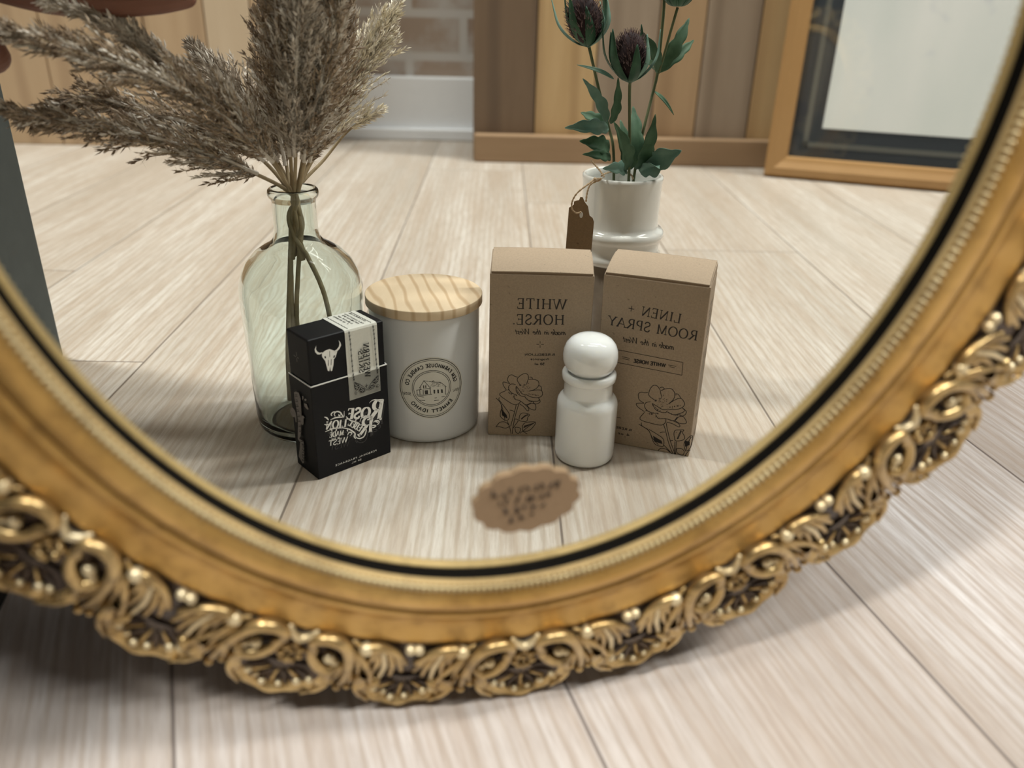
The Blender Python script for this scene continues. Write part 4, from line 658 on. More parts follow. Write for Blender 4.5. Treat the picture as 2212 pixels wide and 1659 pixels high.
# glyph: width, strokes (points, override weight or None), serif spots
GL = {
 'A': (.86, [([(.06, 0), (.43, 1)], 't'), ([(.43, 1), (.80, 0)], 'T'), ([(.18, .34), (.68, .34)], 't')], [(.06, 0), (.80, 0)]),
 'B': (.72, [([(.16, 0), (.16, 1)], 'T'), ([(.16, 1)] + arc(.36, .76, .24, .24, 90, -90) + [(.16, .52)], None), ([(.16, .52)] + arc(.38, .26, .28, .26, 90, -90) + [(.16, 0)], None)], []),
 'C': (.80, [(arc(.46, .5, .38, .5, 48, 312, 18), None), ([(.71, .72), (.71, .95)], 't')], []),
 'D': (.84, [([(.16, 0), (.16, 1)], 'T'), ([(.10, 1)] + arc(.36, .5, .40, .5, 90, -90, 16) + [(.10, 0)], None)], []),
 'E': (.68, [([(.16, 0), (.16, 1)], 'T'), ([(.06, 1), (.58, 1), (.60, .82)], 't'), ([(.16, .52), (.48, .52)], 't'), ([(.48, .62), (.48, .42)], 't'), ([(.06, 0), (.60, 0), (.64, .2)], 't')], []),
 'F': (.64, [([(.16, 0), (.16, 1)], 'T'), ([(.06, 1), (.56, 1), (.58, .8)], 't'), ([(.16, .52), (.46, .52)], 't')], [(.16, 0)]),
 'G': (.86, [(arc(.46, .5, .38, .5, 48, 310, 18), None), ([(.74, .42), (.74, .10)], 'T'), ([(.60, .42), (.84, .42)], 't')], []),
 'H': (.92, [([(.16, 0), (.16, 1)], 'T'), ([(.74, 0), (.74, 1)], 'T'), ([(.16, .52), (.74, .52)], 't')], [(.16, 0), (.16, 1), (.74, 0), (.74, 1)]),
 'I': (.38, [([(.19, 0), (.19, 1)], 'T')], [(.19, 0), (.19, 1)]),
 'J': (.5, [([(.32, 1), (.32, .2)] + arc(.18, .2, .14, .2, 0, -150, 6), None)], [(.32, 1)]),
 'K': (.82, [([(.16, 0), (.16, 1)], 'T'), ([(.68, 1), (.18, .44)], 't'), ([(.34, .60), (.72, 0)], 'T')], [(.16, 0), (.16, 1), (.68, 1), (.72, 0)]),
 'L': (.66, [([(.16, 0), (.16, 1)], 'T'), ([(.06, 0), (.58, 0), (.61, .22)], 't')], [(.16, 1)]),
 'M': (1.0, [([(.14, 0), (.14, 1)], 't'), ([(.14, 1), (.48, .05)], 'T'), ([(.48, .05), (.84, 1)], 't'), ([(.84, 1), (.84, 0)], 'T')], [(.14, 0), (.84, 0)]),
 'N': (.90, [([(.16, 0), (.16, 1)], 't'), ([(.12, 1), (.74, 0)], 'T'), ([(.74, 0), (.74, 1)], 't')], [(.16, 0), (.74, 1)]),
 'O': (.90, [(arc(.45, .5, .38, .5, 0, 360, 26), None)], []),
 'P': (.68, [([(.16, 0), (.16, 1)], 'T'), ([(.10, 1)] + arc(.34, .73, .26, .27, 90, -90) + [(.16, .46)], None)], [(.16, 0)]),
 'R': (.80, [([(.16, 0), (.16, 1)], 'T'), ([(.08, 1)] + arc(.36, .75, .24, .25, 90, -90) + [(.16, .5)], None), ([(.36, .5), (.72, 0)], 'T')], [(.16, 0), (.74, 0)]),
 'S': (.64, [(sm([(.55, .78), (.48, .95), (.31, 1), (.13, .90), (.12, .68), (.32, .53), (.52, .38), (.56, .16), (.36, 0), (.16, .03), (.08, .22)]), 'm')], []),
 'T': (.78, [([(.39, 0), (.39, 1)], 'T'), ([(.06, .80), (.07, 1), (.71, 1), (.72, .80)], 't')], [(.39, 0)]),
 'U': (.86, [([(.16, 1), (.16, .3)] + arc(.43, .3, .27, .3, 180, 360, 10) + [(.70, 1)], None)], [(.16, 1), (.70, 1)]),
 'V': (.84, [([(.08, 1), (.44, 0)], 'T'), ([(.44, 0), (.78, 1)], 't')], [(.08, 1), (.78, 1)]),
 'W': (1.22, [([(.06, 1), (.36, 0)], 'T'), ([(.36, 0), (.62, 1)], 't'), ([(.62, 1), (.90, 0)], 'T'), ([(.90, 0), (1.16, 1)], 't')], [(.06, 1), (.62, 1), (1.16, 1)]),
 'Y': (.80, [([(.06, 1), (.40, .46)], 'T'), ([(.40, .46), (.74, 1)], 't'), ([(.40, .48), (.40, 0)], 'T')], [(.06, 1), (.74, 1), (.40, 0)]),
 '0': (.62, [(arc(.31, .5, .24, .5, 0, 360, 22), None)], []),
 '2': (.62, [(sm([(.08, .76), (.16, .96), (.34, 1), (.52, .86), (.50, .62), (.28, .30), (.06, 0)]), 'm'), ([(.06, 0), (.56, 0), (.58, .16)], 'T')], []),
 '4': (.64, [([(.42, 0), (.42, 1), (.05, .30), (.60, .30)], 'm')], []),
 '5': (.62, [([(.52, 1), (.14, 1), (.12, .58)], 'm'), (sm([(.12, .58), (.34, .64), (.54, .46), (.52, .18), (.30, 0), (.08, .10)]), 'm')], []),
 '.': (.26, [([(.12, .0), (.12, .10)], 'T')], []),
 '+': (.80, [([(.40, .20), (.40, .80)], 't'), ([(.12, .50), (.68, .50)], 't')], []),
 '&': (.86, [(sm([(.80, .44), (.62, .16), (.36, 0), (.12, .12), (.14, .36), (.44, .62), (.52, .84), (.38, 1), (.24, .86), (.30, .62), (.56, .26), (.82, 0)]), 'm')], []),
 'a': (.52, [(arc(.24, .26, .18, .24, 30, 330, 12), None), ([(.42, .52), (.42, 0)], 'T')], []),
 'b': (.56, [([(.12, 1), (.12, 0)], 'T'), (arc(.30, .26, .20, .26, 0, 360, 14), None)], []),
 'c': (.46, [(arc(.26, .26, .19, .26, 50, 310, 12), None)], []),
 'd': (.56, [([(.42, 1), (.42, 0)], 'T'), (arc(.24, .26, .19, .26, 0, 360, 14), None)], []),
 'e': (.48, [([(.08, .28), (.42, .28)] + arc(.25, .26, .18, .26, 8, 310, 12), None)], []),
 'f': (.36, [(sm([(.40, .90), (.28, 1), (.18, .84), (.18, 0)]), 'm'), ([(.04, .52), (.34, .52)], 't')], []),
 'g': (.54, [(arc(.24, .28, .18, .22, 0, 360, 14), None), (sm([(.42, .50), (.42, -.12), (.26, -.28), (.08, -.18)]), 'm')], []),
 'h': (.56, [([(.12, 1), (.12, 0)], 'T'), (sm([(.12, .34), (.28, .52), (.42, .36), (.42, 0)]), 'm')], []),
 'i': (.26, [([(.13, .50), (.13, 0)], 'T'), ([(.13, .70), (.13, .78)], 'T')], []),
 'l': (.28, [([(.14, 1), (.14, 0)], 'T')], []),
 'm': (.80, [([(.12, .5), (.12, 0)], 'T'), (sm([(.12, .34), (.26, .52), (.38, .36), (.38, 0)]), 'm'), (sm([(.38, .34), (.52, .52), (.66, .36), (.66, 0)]), 'm')], []),
 'n': (.56, [([(.12, .5), (.12, 0)], 'T'), (sm([(.12, .34), (.28, .52), (.42, .36), (.42, 0)]), 'm')], []),
 'o': (.54, [(arc(.26, .26, .19, .26, 0, 360, 16), None)], []),
 'r': (.40, [([(.12, .5), (.12, 0)], 'T'), (sm([(.12, .32), (.24, .50), (.36, .46)]), 'm')], []),
 's': (.40, [(sm([(.34, .44), (.20, .52), (.09, .40), (.20, .28), (.33, .14), (.20, 0), (.06, .08)]), 'm')], []),
 't': (.36, [([(.16, .80), (.16, .08), (.30, .02)], 'm'), ([(.04, .52), (.32, .52)], 't')], []),
 'z': (.46, [([(.06, .5), (.40, .5), (.06, 0), (.42, 0)], 'm')], []),
}
class Ink:
    """flat ribbons on a surface; mp maps (u, v) in mm on the face to a world point"""
    def __init__(s, mp): s.mp = mp; s.g = G()
    def line(s, P, wd, m=0):
        """wd: one width or a function of the local direction"""
        P = [Vector((x, y)) for x, y in P]
        Q = [P[0]]
        for p in P[1:]:
            if (p - Q[-1]).length > 1e-5: Q.append(p)
        if len(Q) < 2: return
        b = len(s.g.V); n = len(Q)
        for i, p in enumerate(Q):
            d0 = (p - Q[i - 1]).normalized() if i else (Q[1] - p).normalized()
            d1 = (Q[i + 1] - p).normalized() if i < n - 1 else d0
            t_ = d0 + d1
            t_ = t_.normalized() if t_.length > 1e-3 else d0
            nrm = Vector((-t_.y, t_.x)); k = 1 / max(.45, abs(nrm.dot(Vector((-d0.y, d0.x)))))
            ww = (wd(t_) if callable(wd) else wd) / 2 * k
            for sg in (1, -1):
                q = p + nrm * ww * sg; s.g.V.append(s.mp(q.x, q.y))
        for i in range(n - 1):
            s.g.F.append((b + 2 * i, b + 2 * i + 1, b + 2 * i + 3, b + 2 * i + 2)); s.g.M.append(m)
    def poly(s, P, m=0):
        b = len(s.g.V)
        for x, y in P: s.g.V.append(s.mp(x, y))
        s.g.F.append(tuple(range(b, b + len(P)))); s.g.M.append(m)
    def text(s, txt, A, B, h, T=.13, t=.05, serif=True, track=.0, m=0, slant=0, fit=True):
        """A -> B is the reader's left -> right on the face, h the cap height"""
        A, B = Vector(A), Vector(B); d = (B - A); L = d.length; d.normalize(); up = Vector((d.y, -d.x)) * (1 if h > 0 else 1)
        h = abs(h)
        wt = sum(GL[c][0] if c != ' ' else .42 for c in txt) + track * (len(txt) - 1)
        sx = L / wt if fit else h
        x = 0
        for c in txt:
            if c == ' ': x += .42 + track; continue
            wd, st, se = GL[c]
            def tr(px, py): return A + d * ((x + px) * sx + slant * py * h) + up * (py * h)
            def wfun(o):
                if o == 'T': return T * h
                if o == 't': return t * h
                if o == 'm': return (T + t) / 2 * h * 1.1
                def f(v):
                    a = abs(v.dot(up)); return (t + (T - t) * a) * h
                return f
            for P, o_ in st: s.line([tr(*p) for p in P], wfun(o_), m)
            if serif:
                for q in se:
                    yy = q[1] + (t / 2 if q[1] < .5 else -t / 2)
                    s.line([tr(q[0] - .13 * h / sx, yy), tr(q[0] + .13 * h / sx, yy)], t * h, m)
            x += wd + track
    def obj(s, name, mats, parent): return s.g.obj(name, mats, parent, False)
def facemap(O, e, off=.00012):
    O = Vector(O); e = Vector(e); nrm = Vector((-e.y, e.x, 0))
    return lambda u, v: O + e * (u / 1000) + Vector((0, 0, v / 1000)) + nrm * off

def scribble(ink, A, B, h, r, m=0, wd=.28, gap=.35):
    """a line of tiny letter-like marks"""
    A, B = Vector(A), Vector(B); d = (B - A); L = d.length; d.normalize(); up = Vector((d.y, -d.x)); x = 0
    while x < L - h * .6:
        ww = h * r.uniform(.45, .8)
        if r.random() < .14: x += h * .7; continue
        p = A + d * x
        for _ in range(2):
            a = p + d * r.uniform(0, ww) + up * (h * r.choice((0, 1))); b2 = p + d * r.uniform(0, ww) + up * (h * r.choice((0, .5, 1)))
            if (a - b2).length > h * .3: ink.line([a, b2], wd * h, m)
        ink.line([p, p + up * h], wd * h, m)
        x += ww + h * gap

# ------------------------------------------------------------------ kraft cartons
def carton(name, label, O, e, W, D, H, lip):
    O = Vector(O); e = Vector(e).normalized(); bk = Vector((e.y, -e.x, 0))
    t = thing(name, label, 'box', O + e * (W / 2) + bk * (D / 2))
    def P(u, v, z): return O + e * u + bk * v + Vector((0, 0, z))
    g = G()   # the tube of card, front edge lower than the curved side edges
    g.box((0, 0, 0), (W, D, H - .0035), lambda p: P(p.x, p.y, p.z))
    o = g.obj('carton_body', M_kraft, t, False); bevel(o, .0006, 2)
    for u0 in (.0003, W - .0009):   # side dust flaps, curved up to the crown of the lid
        g = G(); n = 10; r0 = []; r1 = []
        for k in range(n + 1):
            v = D * k / n; z = H - .0035 + .0062 * math.sin(min(1, v / D * 1.1) * PI / 2) * (1 if v < D * .98 else .9)
            r0.append(P(u0, v, z)); r1.append(P(u0 + .0006, v, z))
        b0 = [P(u0, D * k / n, H - .006) for k in range(n + 1)]; b1 = [P(u0 + .0006, D * k / n, H - .006) for k in range(n + 1)]
        g.grid([b0, r0, r1, b1]); g.obj('dust_flap', M_kraft, t, False)
    g = G(); n = 12; rows = []; rows2 = []   # lid panel: rises from the front slot, bulges, tucks at the back
    for k in range(n + 1):
        f = k / n; v = .0006 + (D - .0008) * f; z = H - .0022 + .0056 * math.sin(f * PI / 2) ** .8
        rows.append([P(W * q + (.0009 - .0018 * q), v, z + .0004 * math.sin(q * PI)) for q in (0, .03, .25, .5, .75, .97, 1)])
        rows2.append([p - Vector((0, 0, .0007)) for p in rows[-1]])
    g.grid(rows + rows2[::-1], closed=False); g.grid([rows[0], rows2[0]])
    for q in (0, -1):
        g.grid([[r_[q] for r_ in rows], [r_[q] for r_ in rows2]])
    g.grid([rows[-1], [p - Vector((0, 0, .006)) for p in rows[-1]]])
    g.obj('lid_flap', M_kraft, t, True)
    g = G(); g.box((.0012, .0003, H - .0042), (W - .0012, .0030, H - .0024), lambda p: P(p.x, p.y, p.z)); g.obj('tuck_slot', simple('dark_slot', (.17, .115, .07), .9), t, False)
    return t
b1 = carton('kraft_carton', 'brown kraft carton with a rose print standing square-on, left of the two kraft cartons', (.0685, -.0535, 0), (1, .03, 0), .0635, .0335, .1150, 0)
mp1 = facemap((.0685, -.0535, 0), Vector((1, .03, 0)).normalized())
ik = Ink(mp1)
for s_, A, B, h in TXT1:
    if s_[0] == '~': ik.text(s_[1:], A, B, h, .14, .09, False, -.02, 0, .35)
    else: ik.text(s_, A, B, h, .145 if h > 3 else .30, .075 if h > 3 else .20, True, .10 if h > 3 else .06)
for L in CROSS1: ik.line(L, .35)
ik.obj('lettering', M_ink, b1)
ik = Ink(mp1)
for i, L in enumerate(ROSE_A):
    nf = 16
    ik.line([(p.x, p.y) for p in catmull([Vector((a, b, 0)) for a, b in L], 4)] if len(L) > 2 else L, .44 if i < nf or i >= len(ROSE_A) - 41 else .27)
ik.obj('rose_print', M_ink, b1)

O2 = Vector((.1372, -.0500, 0)); e2v = Vector((.942, .334, 0)).normalized()
b2 = carton('kraft_carton', 'brown kraft carton turned to show its small-print side, right of the two kraft cartons', O2, e2v, .0636, .0335, .1170, 0)
mp2 = facemap(O2, e2v); ik = Ink(mp2)
ik2 = Ink(mp2)
for s_, A, B, h in TXT2[4:]: ik2.text(s_, A, B, h, .30, .20, True, .06)
for L in RULE2[1:2]: ik2.line(L, .32)
ik2.obj('maker_lettering', M_ink, b2)
for s_, A, B, h in TXT2[:4]:
    if s_[0] == '~': ik.text(s_[1:], A, B, h, .14, .09, False, -.02, 0, .35)
    else: ik.text(s_, A, B, h, .145 if h > 3 else .30, .075 if h > 3 else .20, True, .08 if h > 3 else .06)
for L in RULE2[:1] + RULE2[2:]: ik.line(L, .32)
ik.obj('lettering', M_ink, b2)
ik = Ink(mp2)
for i, L in enumerate(ROSE_B):
    hat = 16 <= i < len(ROSE_B) - 43
    ik.line([(p.x, p.y) for p in catmull([Vector((a, b, 0)) for a, b in L], 4)] if len(L) > 2 else L, .27 if hat else .44)
ik.obj('rose_print', M_ink, b2)
es = Vector((e2v.y, -e2v.x, 0)); ns = e2v; Os = O2 + e2v * .0636
ik = Ink(lambda u, v: Os + es * (u / 1000) + Vector((0, 0, v / 1000)) + ns * .00012); r = random.Random(5)
for k in range(7): scribble(ik, (29 - r.uniform(0, 5), 98 - k * 3.6), (6 + r.uniform(0, 8), 98 - k * 3.6), 1.5, r)
for k in range(22): scribble(ik, (30 - r.uniform(0, 3), 68 - k * 1.7), (4 + r.uniform(0, 6), 68 - k * 1.7), .9, r, 0, .2)
ik.line([(29, 27), (5, 27)], .3); scribble(ik, (22, 20), (12, 20), 3, r, 0, .15); scribble(ik, (28, 8), (5, 8), 1.2, r); scribble(ik, (28, 5), (5, 5), 1.2, r)
ik.obj('small_print', M_ink, b2)

# ------------------------------------------------------------------ black fragrance box
Mb = Vector((-.0313, .0055, 0)); eb = Vector((.0388, -.034, 0)).normalized(); nbk = Vector((eb.y, -eb.x, 0))
bw, bd, bh = .0515, .0258, .0895
t = thing('perfume_box', 'black perfume box with a white paper strip over its lid and a bull skull print', 'box', Mb + eb * bw / 2 + nbk * bd / 2)
def PB(u, v, z): return Mb + eb * u + nbk * v + Vector((0, 0, z))
g = G(); g.box((0, 0, 0), (bw, bd, .0612), lambda p: PB(p.x, p.y, p.z)); bevel(g.obj('box_base', M_blackcard, t, False), .0005, 2)
g = G(); g.box((.0007, .0007, .0613), (bw - .0007, bd - .0007, bh), lambda p: PB(p.x, p.y, p.z)); bevel(g.obj('box_lid', M_blackcard, t, False), .0011, 3)
g = G()
for a, b_ in (((-.0001, -.0001), (bw + .0001, .0005)), ((-.0001, -.0001), (.0005, bd)), ((bw - .0005, 0), (bw + .0001, bd))):
    g.box((a[0], a[1], .0610), (b_[0], b_[1], .06155), lambda p: PB(p.x, p.y, p.z))
g.obj('white_card_edge', M_white_ink, t, False)
# paper strip: back, over the top, down the front
def strip(u):  # profile (v, z)
    return [(bd + .0003, .058), (bd + .0003, bh - .0012), (bd - .0009, bh + .0003), (.0022, bh + .0003), (.0008, bh - .0001), (.0003, bh - .0013), (.0002, .0625), (-.0003, .0605), (-.0003, .0455)]
g = G(); g.grid([[PB(u, v, z) for v, z in strip(u)] for u in (.0243, .0460)])
g.grid([[PB(u, v + .0002 * (1 if v > .01 else 0), z - .0001) for v, z in strip(u)] for u in (.0243, .0460)])
st = g.obj('paper_strip', M_label, t, False)
mpb = facemap(Mb, eb, .00045); mpl = facemap(Mb, eb, -.00012)
def mp_strip(u, v): return mpb(u, v)
ik = Ink(mp_strip)
for s_, A, B, h in TXTW:
    up = Vector((1, 0)); A = Vector(A) + up * h; B = Vector(B) + up * h; A.x = B.x = (A.x + B.x) / 2
    ik.text(s_, A, B, -h, .20, .10, True, .10)
for L in WIRE:
    Q = [(p.x, p.y) for p in catmull([Vector((a, b, 0)) for a, b in L], 6)]; ik.line(Q, .32)
    for i, q in enumerate(Q[::1]):
        if i % 2: ik.line([(q[0] - .7, q[1] - .5), (q[0] + .7, q[1] + .5)], .22); ik.line([(q[0] - .5, q[1] + .5), (q[0] + .5, q[1] - .5)], .22)
for P in ORN4:
    ik.poly(P)
for P in ORN4:
    c = Vector((sum(p[0] for p in P) / len(P), sum(p[1] for p in P) / len(P)))
for L in ORNL: ik.line([(p.x, p.y) for p in catmull([Vector((a, b, 0)) for a, b in L], 4)] if len(L) > 2 else L, .30)
scribble(ik, (33.5, 73), (33.5, 77), .8, random.Random(1))
tmp = ik.obj('strip_print', M_labelink, t)
ik = Ink(lambda u, v: PB(u / 1000, v / 1000, bh + .00045)); r = random.Random(2)
for s_, A, B in TXTT: scribble(ik, (A[0], max(A[1], 3)), (A[0], min(B[1], 23.5)), 1.3, r, 0, .22)
for L in WIRET:
    u = sum(p[0] for p in L) / len(L); n = 16
    for k in range(n): ik.line([(u, 1.5 + 24 * k / n), (u + .25 * (-1) ** k, 1.5 + 24 * (k + 1) / n)], .35)
ik.obj('strip_top_print', M_labelink, t)
# light lines inside the corner ornaments
ik = Ink(lambda u, v: mpb(u, v) + Vector((-eb.y, eb.x, 0)) * .0001)
for P in ORN4:
    c = Vector((sum(p[0] for p in P) / len(P), sum(p[1] for p in P) / len(P)))
    for p in P[::1]: ik.line([tuple(c.lerp(Vector(p), .15)), tuple(c.lerp(Vector(p), .8))], .16)
ik.obj('ornament_highlight', M_label, t)
mpg = facemap(Mb, eb, .00012); ml = facemap(Mb, eb, -.0005)
# skull print, white on the lid
ik = Ink(facemap(Mb, eb, -.00055))
for P in SKULL: ik.poly(P)
ik.obj('bull_skull_print', M_white_ink, t)
ik = Ink(facemap(Mb, eb, -.00045))
for P in SKULLD: ik.poly(P)
ik.obj('skull_shading', M_labelink, t)
# the white script logo with its glossy echo
def logo(mpf, mat, name):
    ik = Ink(mpf)
    sty = [(.22, .06), (.30, .09), (.20, .06), (.26, .09), (.22, .08), (.20, .08), (.2, .1), (.18, .07), (.26, .12), (.26, .14)]
    for (s_, A, B, h), (T, tt) in zip(TXTB, sty):
        if mat is M_gloss and h < 2: continue
        ik.text(s_, A, B, h, T, tt, True, .04 if h > 2 else .16)
    for L in SWASH:
        Q = catmull([Vector((a, b, 0)) for a, b in L], 4); n = len(Q)
        for i in range(n - 1):
            ik.line([(Q[i].x, Q[i].y), (Q[i + 1].x, Q[i + 1].y)], .22 + .62 * math.sin(PI * (i + .5) / n))
    return ik.obj(name, mat, t)
logo(mpg, M_white_ink, 'logo_print')
mg = facemap(Mb, eb, .00006)
logo(lambda u, v: mg(u + .8 , v - 3.2), M_gloss, 'gloss_logo_echo')
# left side: small cross on the lid and a banner with roses
ebs = Vector((.0184, .0181, 0)).normalized(); Lb = Vector((-.0497, -.0126, 0))
ik = Ink(facemap(Lb, ebs, -.00055))
for L in CROSSS: ik.line(L, .3)
ik.obj('cross_print', M_grey_ink, t)
ik = Ink(facemap(Lb, ebs, .00012))
for P in BANNER: ik.poly(P)
ik.obj('banner_print', M_grey_ink, t)
ik = Ink(facemap(Lb, ebs, .0002)); r = random.Random(6)
for k in range(11):
    a = BANNER[0][3]; u = 9.5 + .18 * k + r.uniform(-.3, .3); v = 53 - k * 3.3
    ik.line([(u - 1.5, v), (u + 1.4, v + .9)], .45); ik.line([(u - 1.2, v + 1.2), (u + 1.2, v + 1.6)], .35)
s_, A, B, h = TXTS[0]; ik.text('JUAN', A, B, h, .2, .12, False, .1)
ik.obj('banner_lettering', M_labelink, t)

# ------------------------------------------------------------------ candle
cc = Vector((.0263, -.0745, 0)); R = .0354
t = thing('jar_candle', 'white jar candle with a flat pine lid and a round farmhouse label', 'candle', cc)
g = G(); g.lathe([(0, 0), (.0325, 0), (.0345, .0012), (.0353, .004), (R, .008), (R, .0845), (.0350, .0858), (.0330, .0858), (.0328, .083), (0, .082)], cc, 96); g.obj('vessel', M_vessel, t)
g = G(); g.lathe([(0, .0858), (.0370, .0858), (.0373, .0861), (.0373, .0913), (.0371, .0917), (.0368, .0918), (0, .0918)], cc, 96); o = g.obj('lid', M_lid, t)
az0, z0 = 1.3735, .0401
def mcyl(u, v, off=.0001): a = az0 + u / 1000 / R; return cc + Vector(((R + off) * math.cos(a), (R + off) * math.sin(a), z0 + v / 1000))
g = G(); n = 64
g.grid([[mcyl(21.3 * q * math.cos(2 * PI * k / n), 21.3 * q * math.sin(2 * PI * k / n)) for k in range(n)] for q in (.001, .25, .5, .75, 1)], closed=True); g.obj('round_label', M_sticker, t)
ik = Ink(lambda u, v: mcyl(u, v, .0002))
for rr, ww in ((20.3, .42), (19.2, .26), (12.4, .30), (11.4, .30)):
    ik.line([(rr * math.cos(2 * PI * k / 90), rr * math.sin(2 * PI * k / 90)) for k in range(91)], ww)
def ring_text(txt, a0, a1, rad, h, inward, T, tt):
    wt = sum(GL[c][0] if c != ' ' else .5 for c in txt) + .16 * (len(txt) - 1); x = 0
    for c in txt:
        wd = GL[c][0] if c != ' ' else .5
        if c != ' ':
            a = math.radians(a0 + (a1 - a0) * (x + wd / 2) / wt); p = Vector((rad * math.cos(a), rad * math.sin(a)))
            d = Vector((math.sin(a), -math.cos(a))) * (1 if not inward else -1); up = Vector((math.cos(a), math.sin(a))) * (1 if not inward else -1)
            sc_ = abs(math.radians(a1 - a0)) * rad / wt
            for P, o_ in GL[c][1]:
                f = {'T': T * h, 't': tt * h, 'm': (T + tt) / 2 * h}.get(o_, (T + tt) / 2 * h)
                ik.line([tuple(p + d * ((q[0] - wd / 2) * sc_) + up * ((q[1] - .5) * h)) for q in P], f)
        x += wd + .16
ring_text('GEM FARMHOUSE CANDLE CO', 171, 8, 15.9, 2.3, False, .28, .18)
ring_text('EMMETT IDAHO', 217, 323, 15.9, 2.3, True, .28, .20)
ring_text('EST.', 188.5, 171, 1, .01, False, .2, .1)
ik.text('EST.', (-18.2, -2.9), (-13.4, -2.9), 1.5, .20, .14, False, .06); ik.text('2025', (13.2, -3.3), (18.2, -3.3), 1.5, .20, .14, False, .06)
ik.obj('label_print', M_labelink, t)
def hc(p): return ((p[0] - az0) * R * 1000, p[1] - z0 * 1000)
ik = Ink(lambda u, v: mcyl(u, v, .0002)); r = random.Random(9)
for L in HOUSE: ik.line([hc(p) for p in L], .34)
for P in HOUSEF[:-1]: ik.poly([hc(p) for p in P])
a, b_, c_, d_ = [Vector(hc(p)) for p in HOUSEF[-1]]
for k in range(70):
    u, v = r.random(), r.random(); p = a.lerp(b_, u).lerp(d_.lerp(c_, u), v); ik.line([tuple(p), tuple(p + Vector((r.uniform(-.6, .6), r.uniform(-.35, .1))))], .16)
ik.obj('farmhouse_print', M_labelink, t)

# ------------------------------------------------------------------ white apothecary jar
jc = Vector((.1300, -.0292, 0))
t = thing('apothecary_jar', 'small white milk-glass apothecary jar with a domed stopper in front of the kraft cartons', 'jar', jc)
k = .985
g = G(); g.lathe([(a * k, z) for a, z in [(0, 0), (.0160, 0), (.0178, .0008), (.0188, .0025), (.0191, .006), (.0191, .0365), (.0190, .0385), (.0185, .0404), (.0175, .0420), (.0163, .0430), (.0155, .0436), (.0152, .0443), (.0151, .0455), (.0151, .0526), (.0153, .0534), (.0162, .0538), (.0167, .0546), (.0169, .0568), (.0167, .0584), (.0160, .0592), (.0148, .0594), (.0140, .0590), (0, .0585)]], jc, 72); g.obj('jar_body', M_milk, t)
g = G(); g.lathe([(a * k, z) for a, z in [(0, .0588), (.0124, .0588), (.0132, .0600), (.0146, .0614), (.0159, .0636), (.0168, .0668), (.0169, .0700), (.0164, .0735), (.0150, .0768), (.0126, .0795), (.0095, .0812), (.005, .0821), (0, .0823)]], jc, 72); g.obj('stopper', M_milk, t)

# ------------------------------------------------------------------ glass bottle
bc = Vector((-.0500, -.0695, 0))
t = thing('glass_bottle', 'clear green-tinted glass bottle with a narrow neck holding the dried grass', 'bottle', bc)
outer = [(0, 0), (.028, 0), (.0330, .0012), (.0352, .0045), (.0360, .012), (.0368, .045), (.0380, .080), (.0383, .090), (.0378, .098), (.0358, .1055), (.0320, .1125), (.0262, .1185), (.0200, .1225), (.0158, .1250), (.0138, .1280), (.0131, .133), (.0130, .149), (.0134, .1510), (.0147, .1522), (.0152, .1542), (.0148, .1562), (.0138, .1572), (.0126, .1572)]
inner = [(.0114, .1560), (.0108, .1500), (.0109, .133), (.0120, .1275), (.0150, .1228), (.0225, .1175), (.0290, .1110), (.0335, .1035), (.0356, .0960), (.0359, .088), (.0350, .045), (.0342, .014), (.0325, .0065), (.0290, .0040), (.020, .0038), (.008, .0060), (0, .0068)]
g = G(); g.lathe(outer + inner, bc, 96); o = g.obj('bottle_body', M_glass, t)

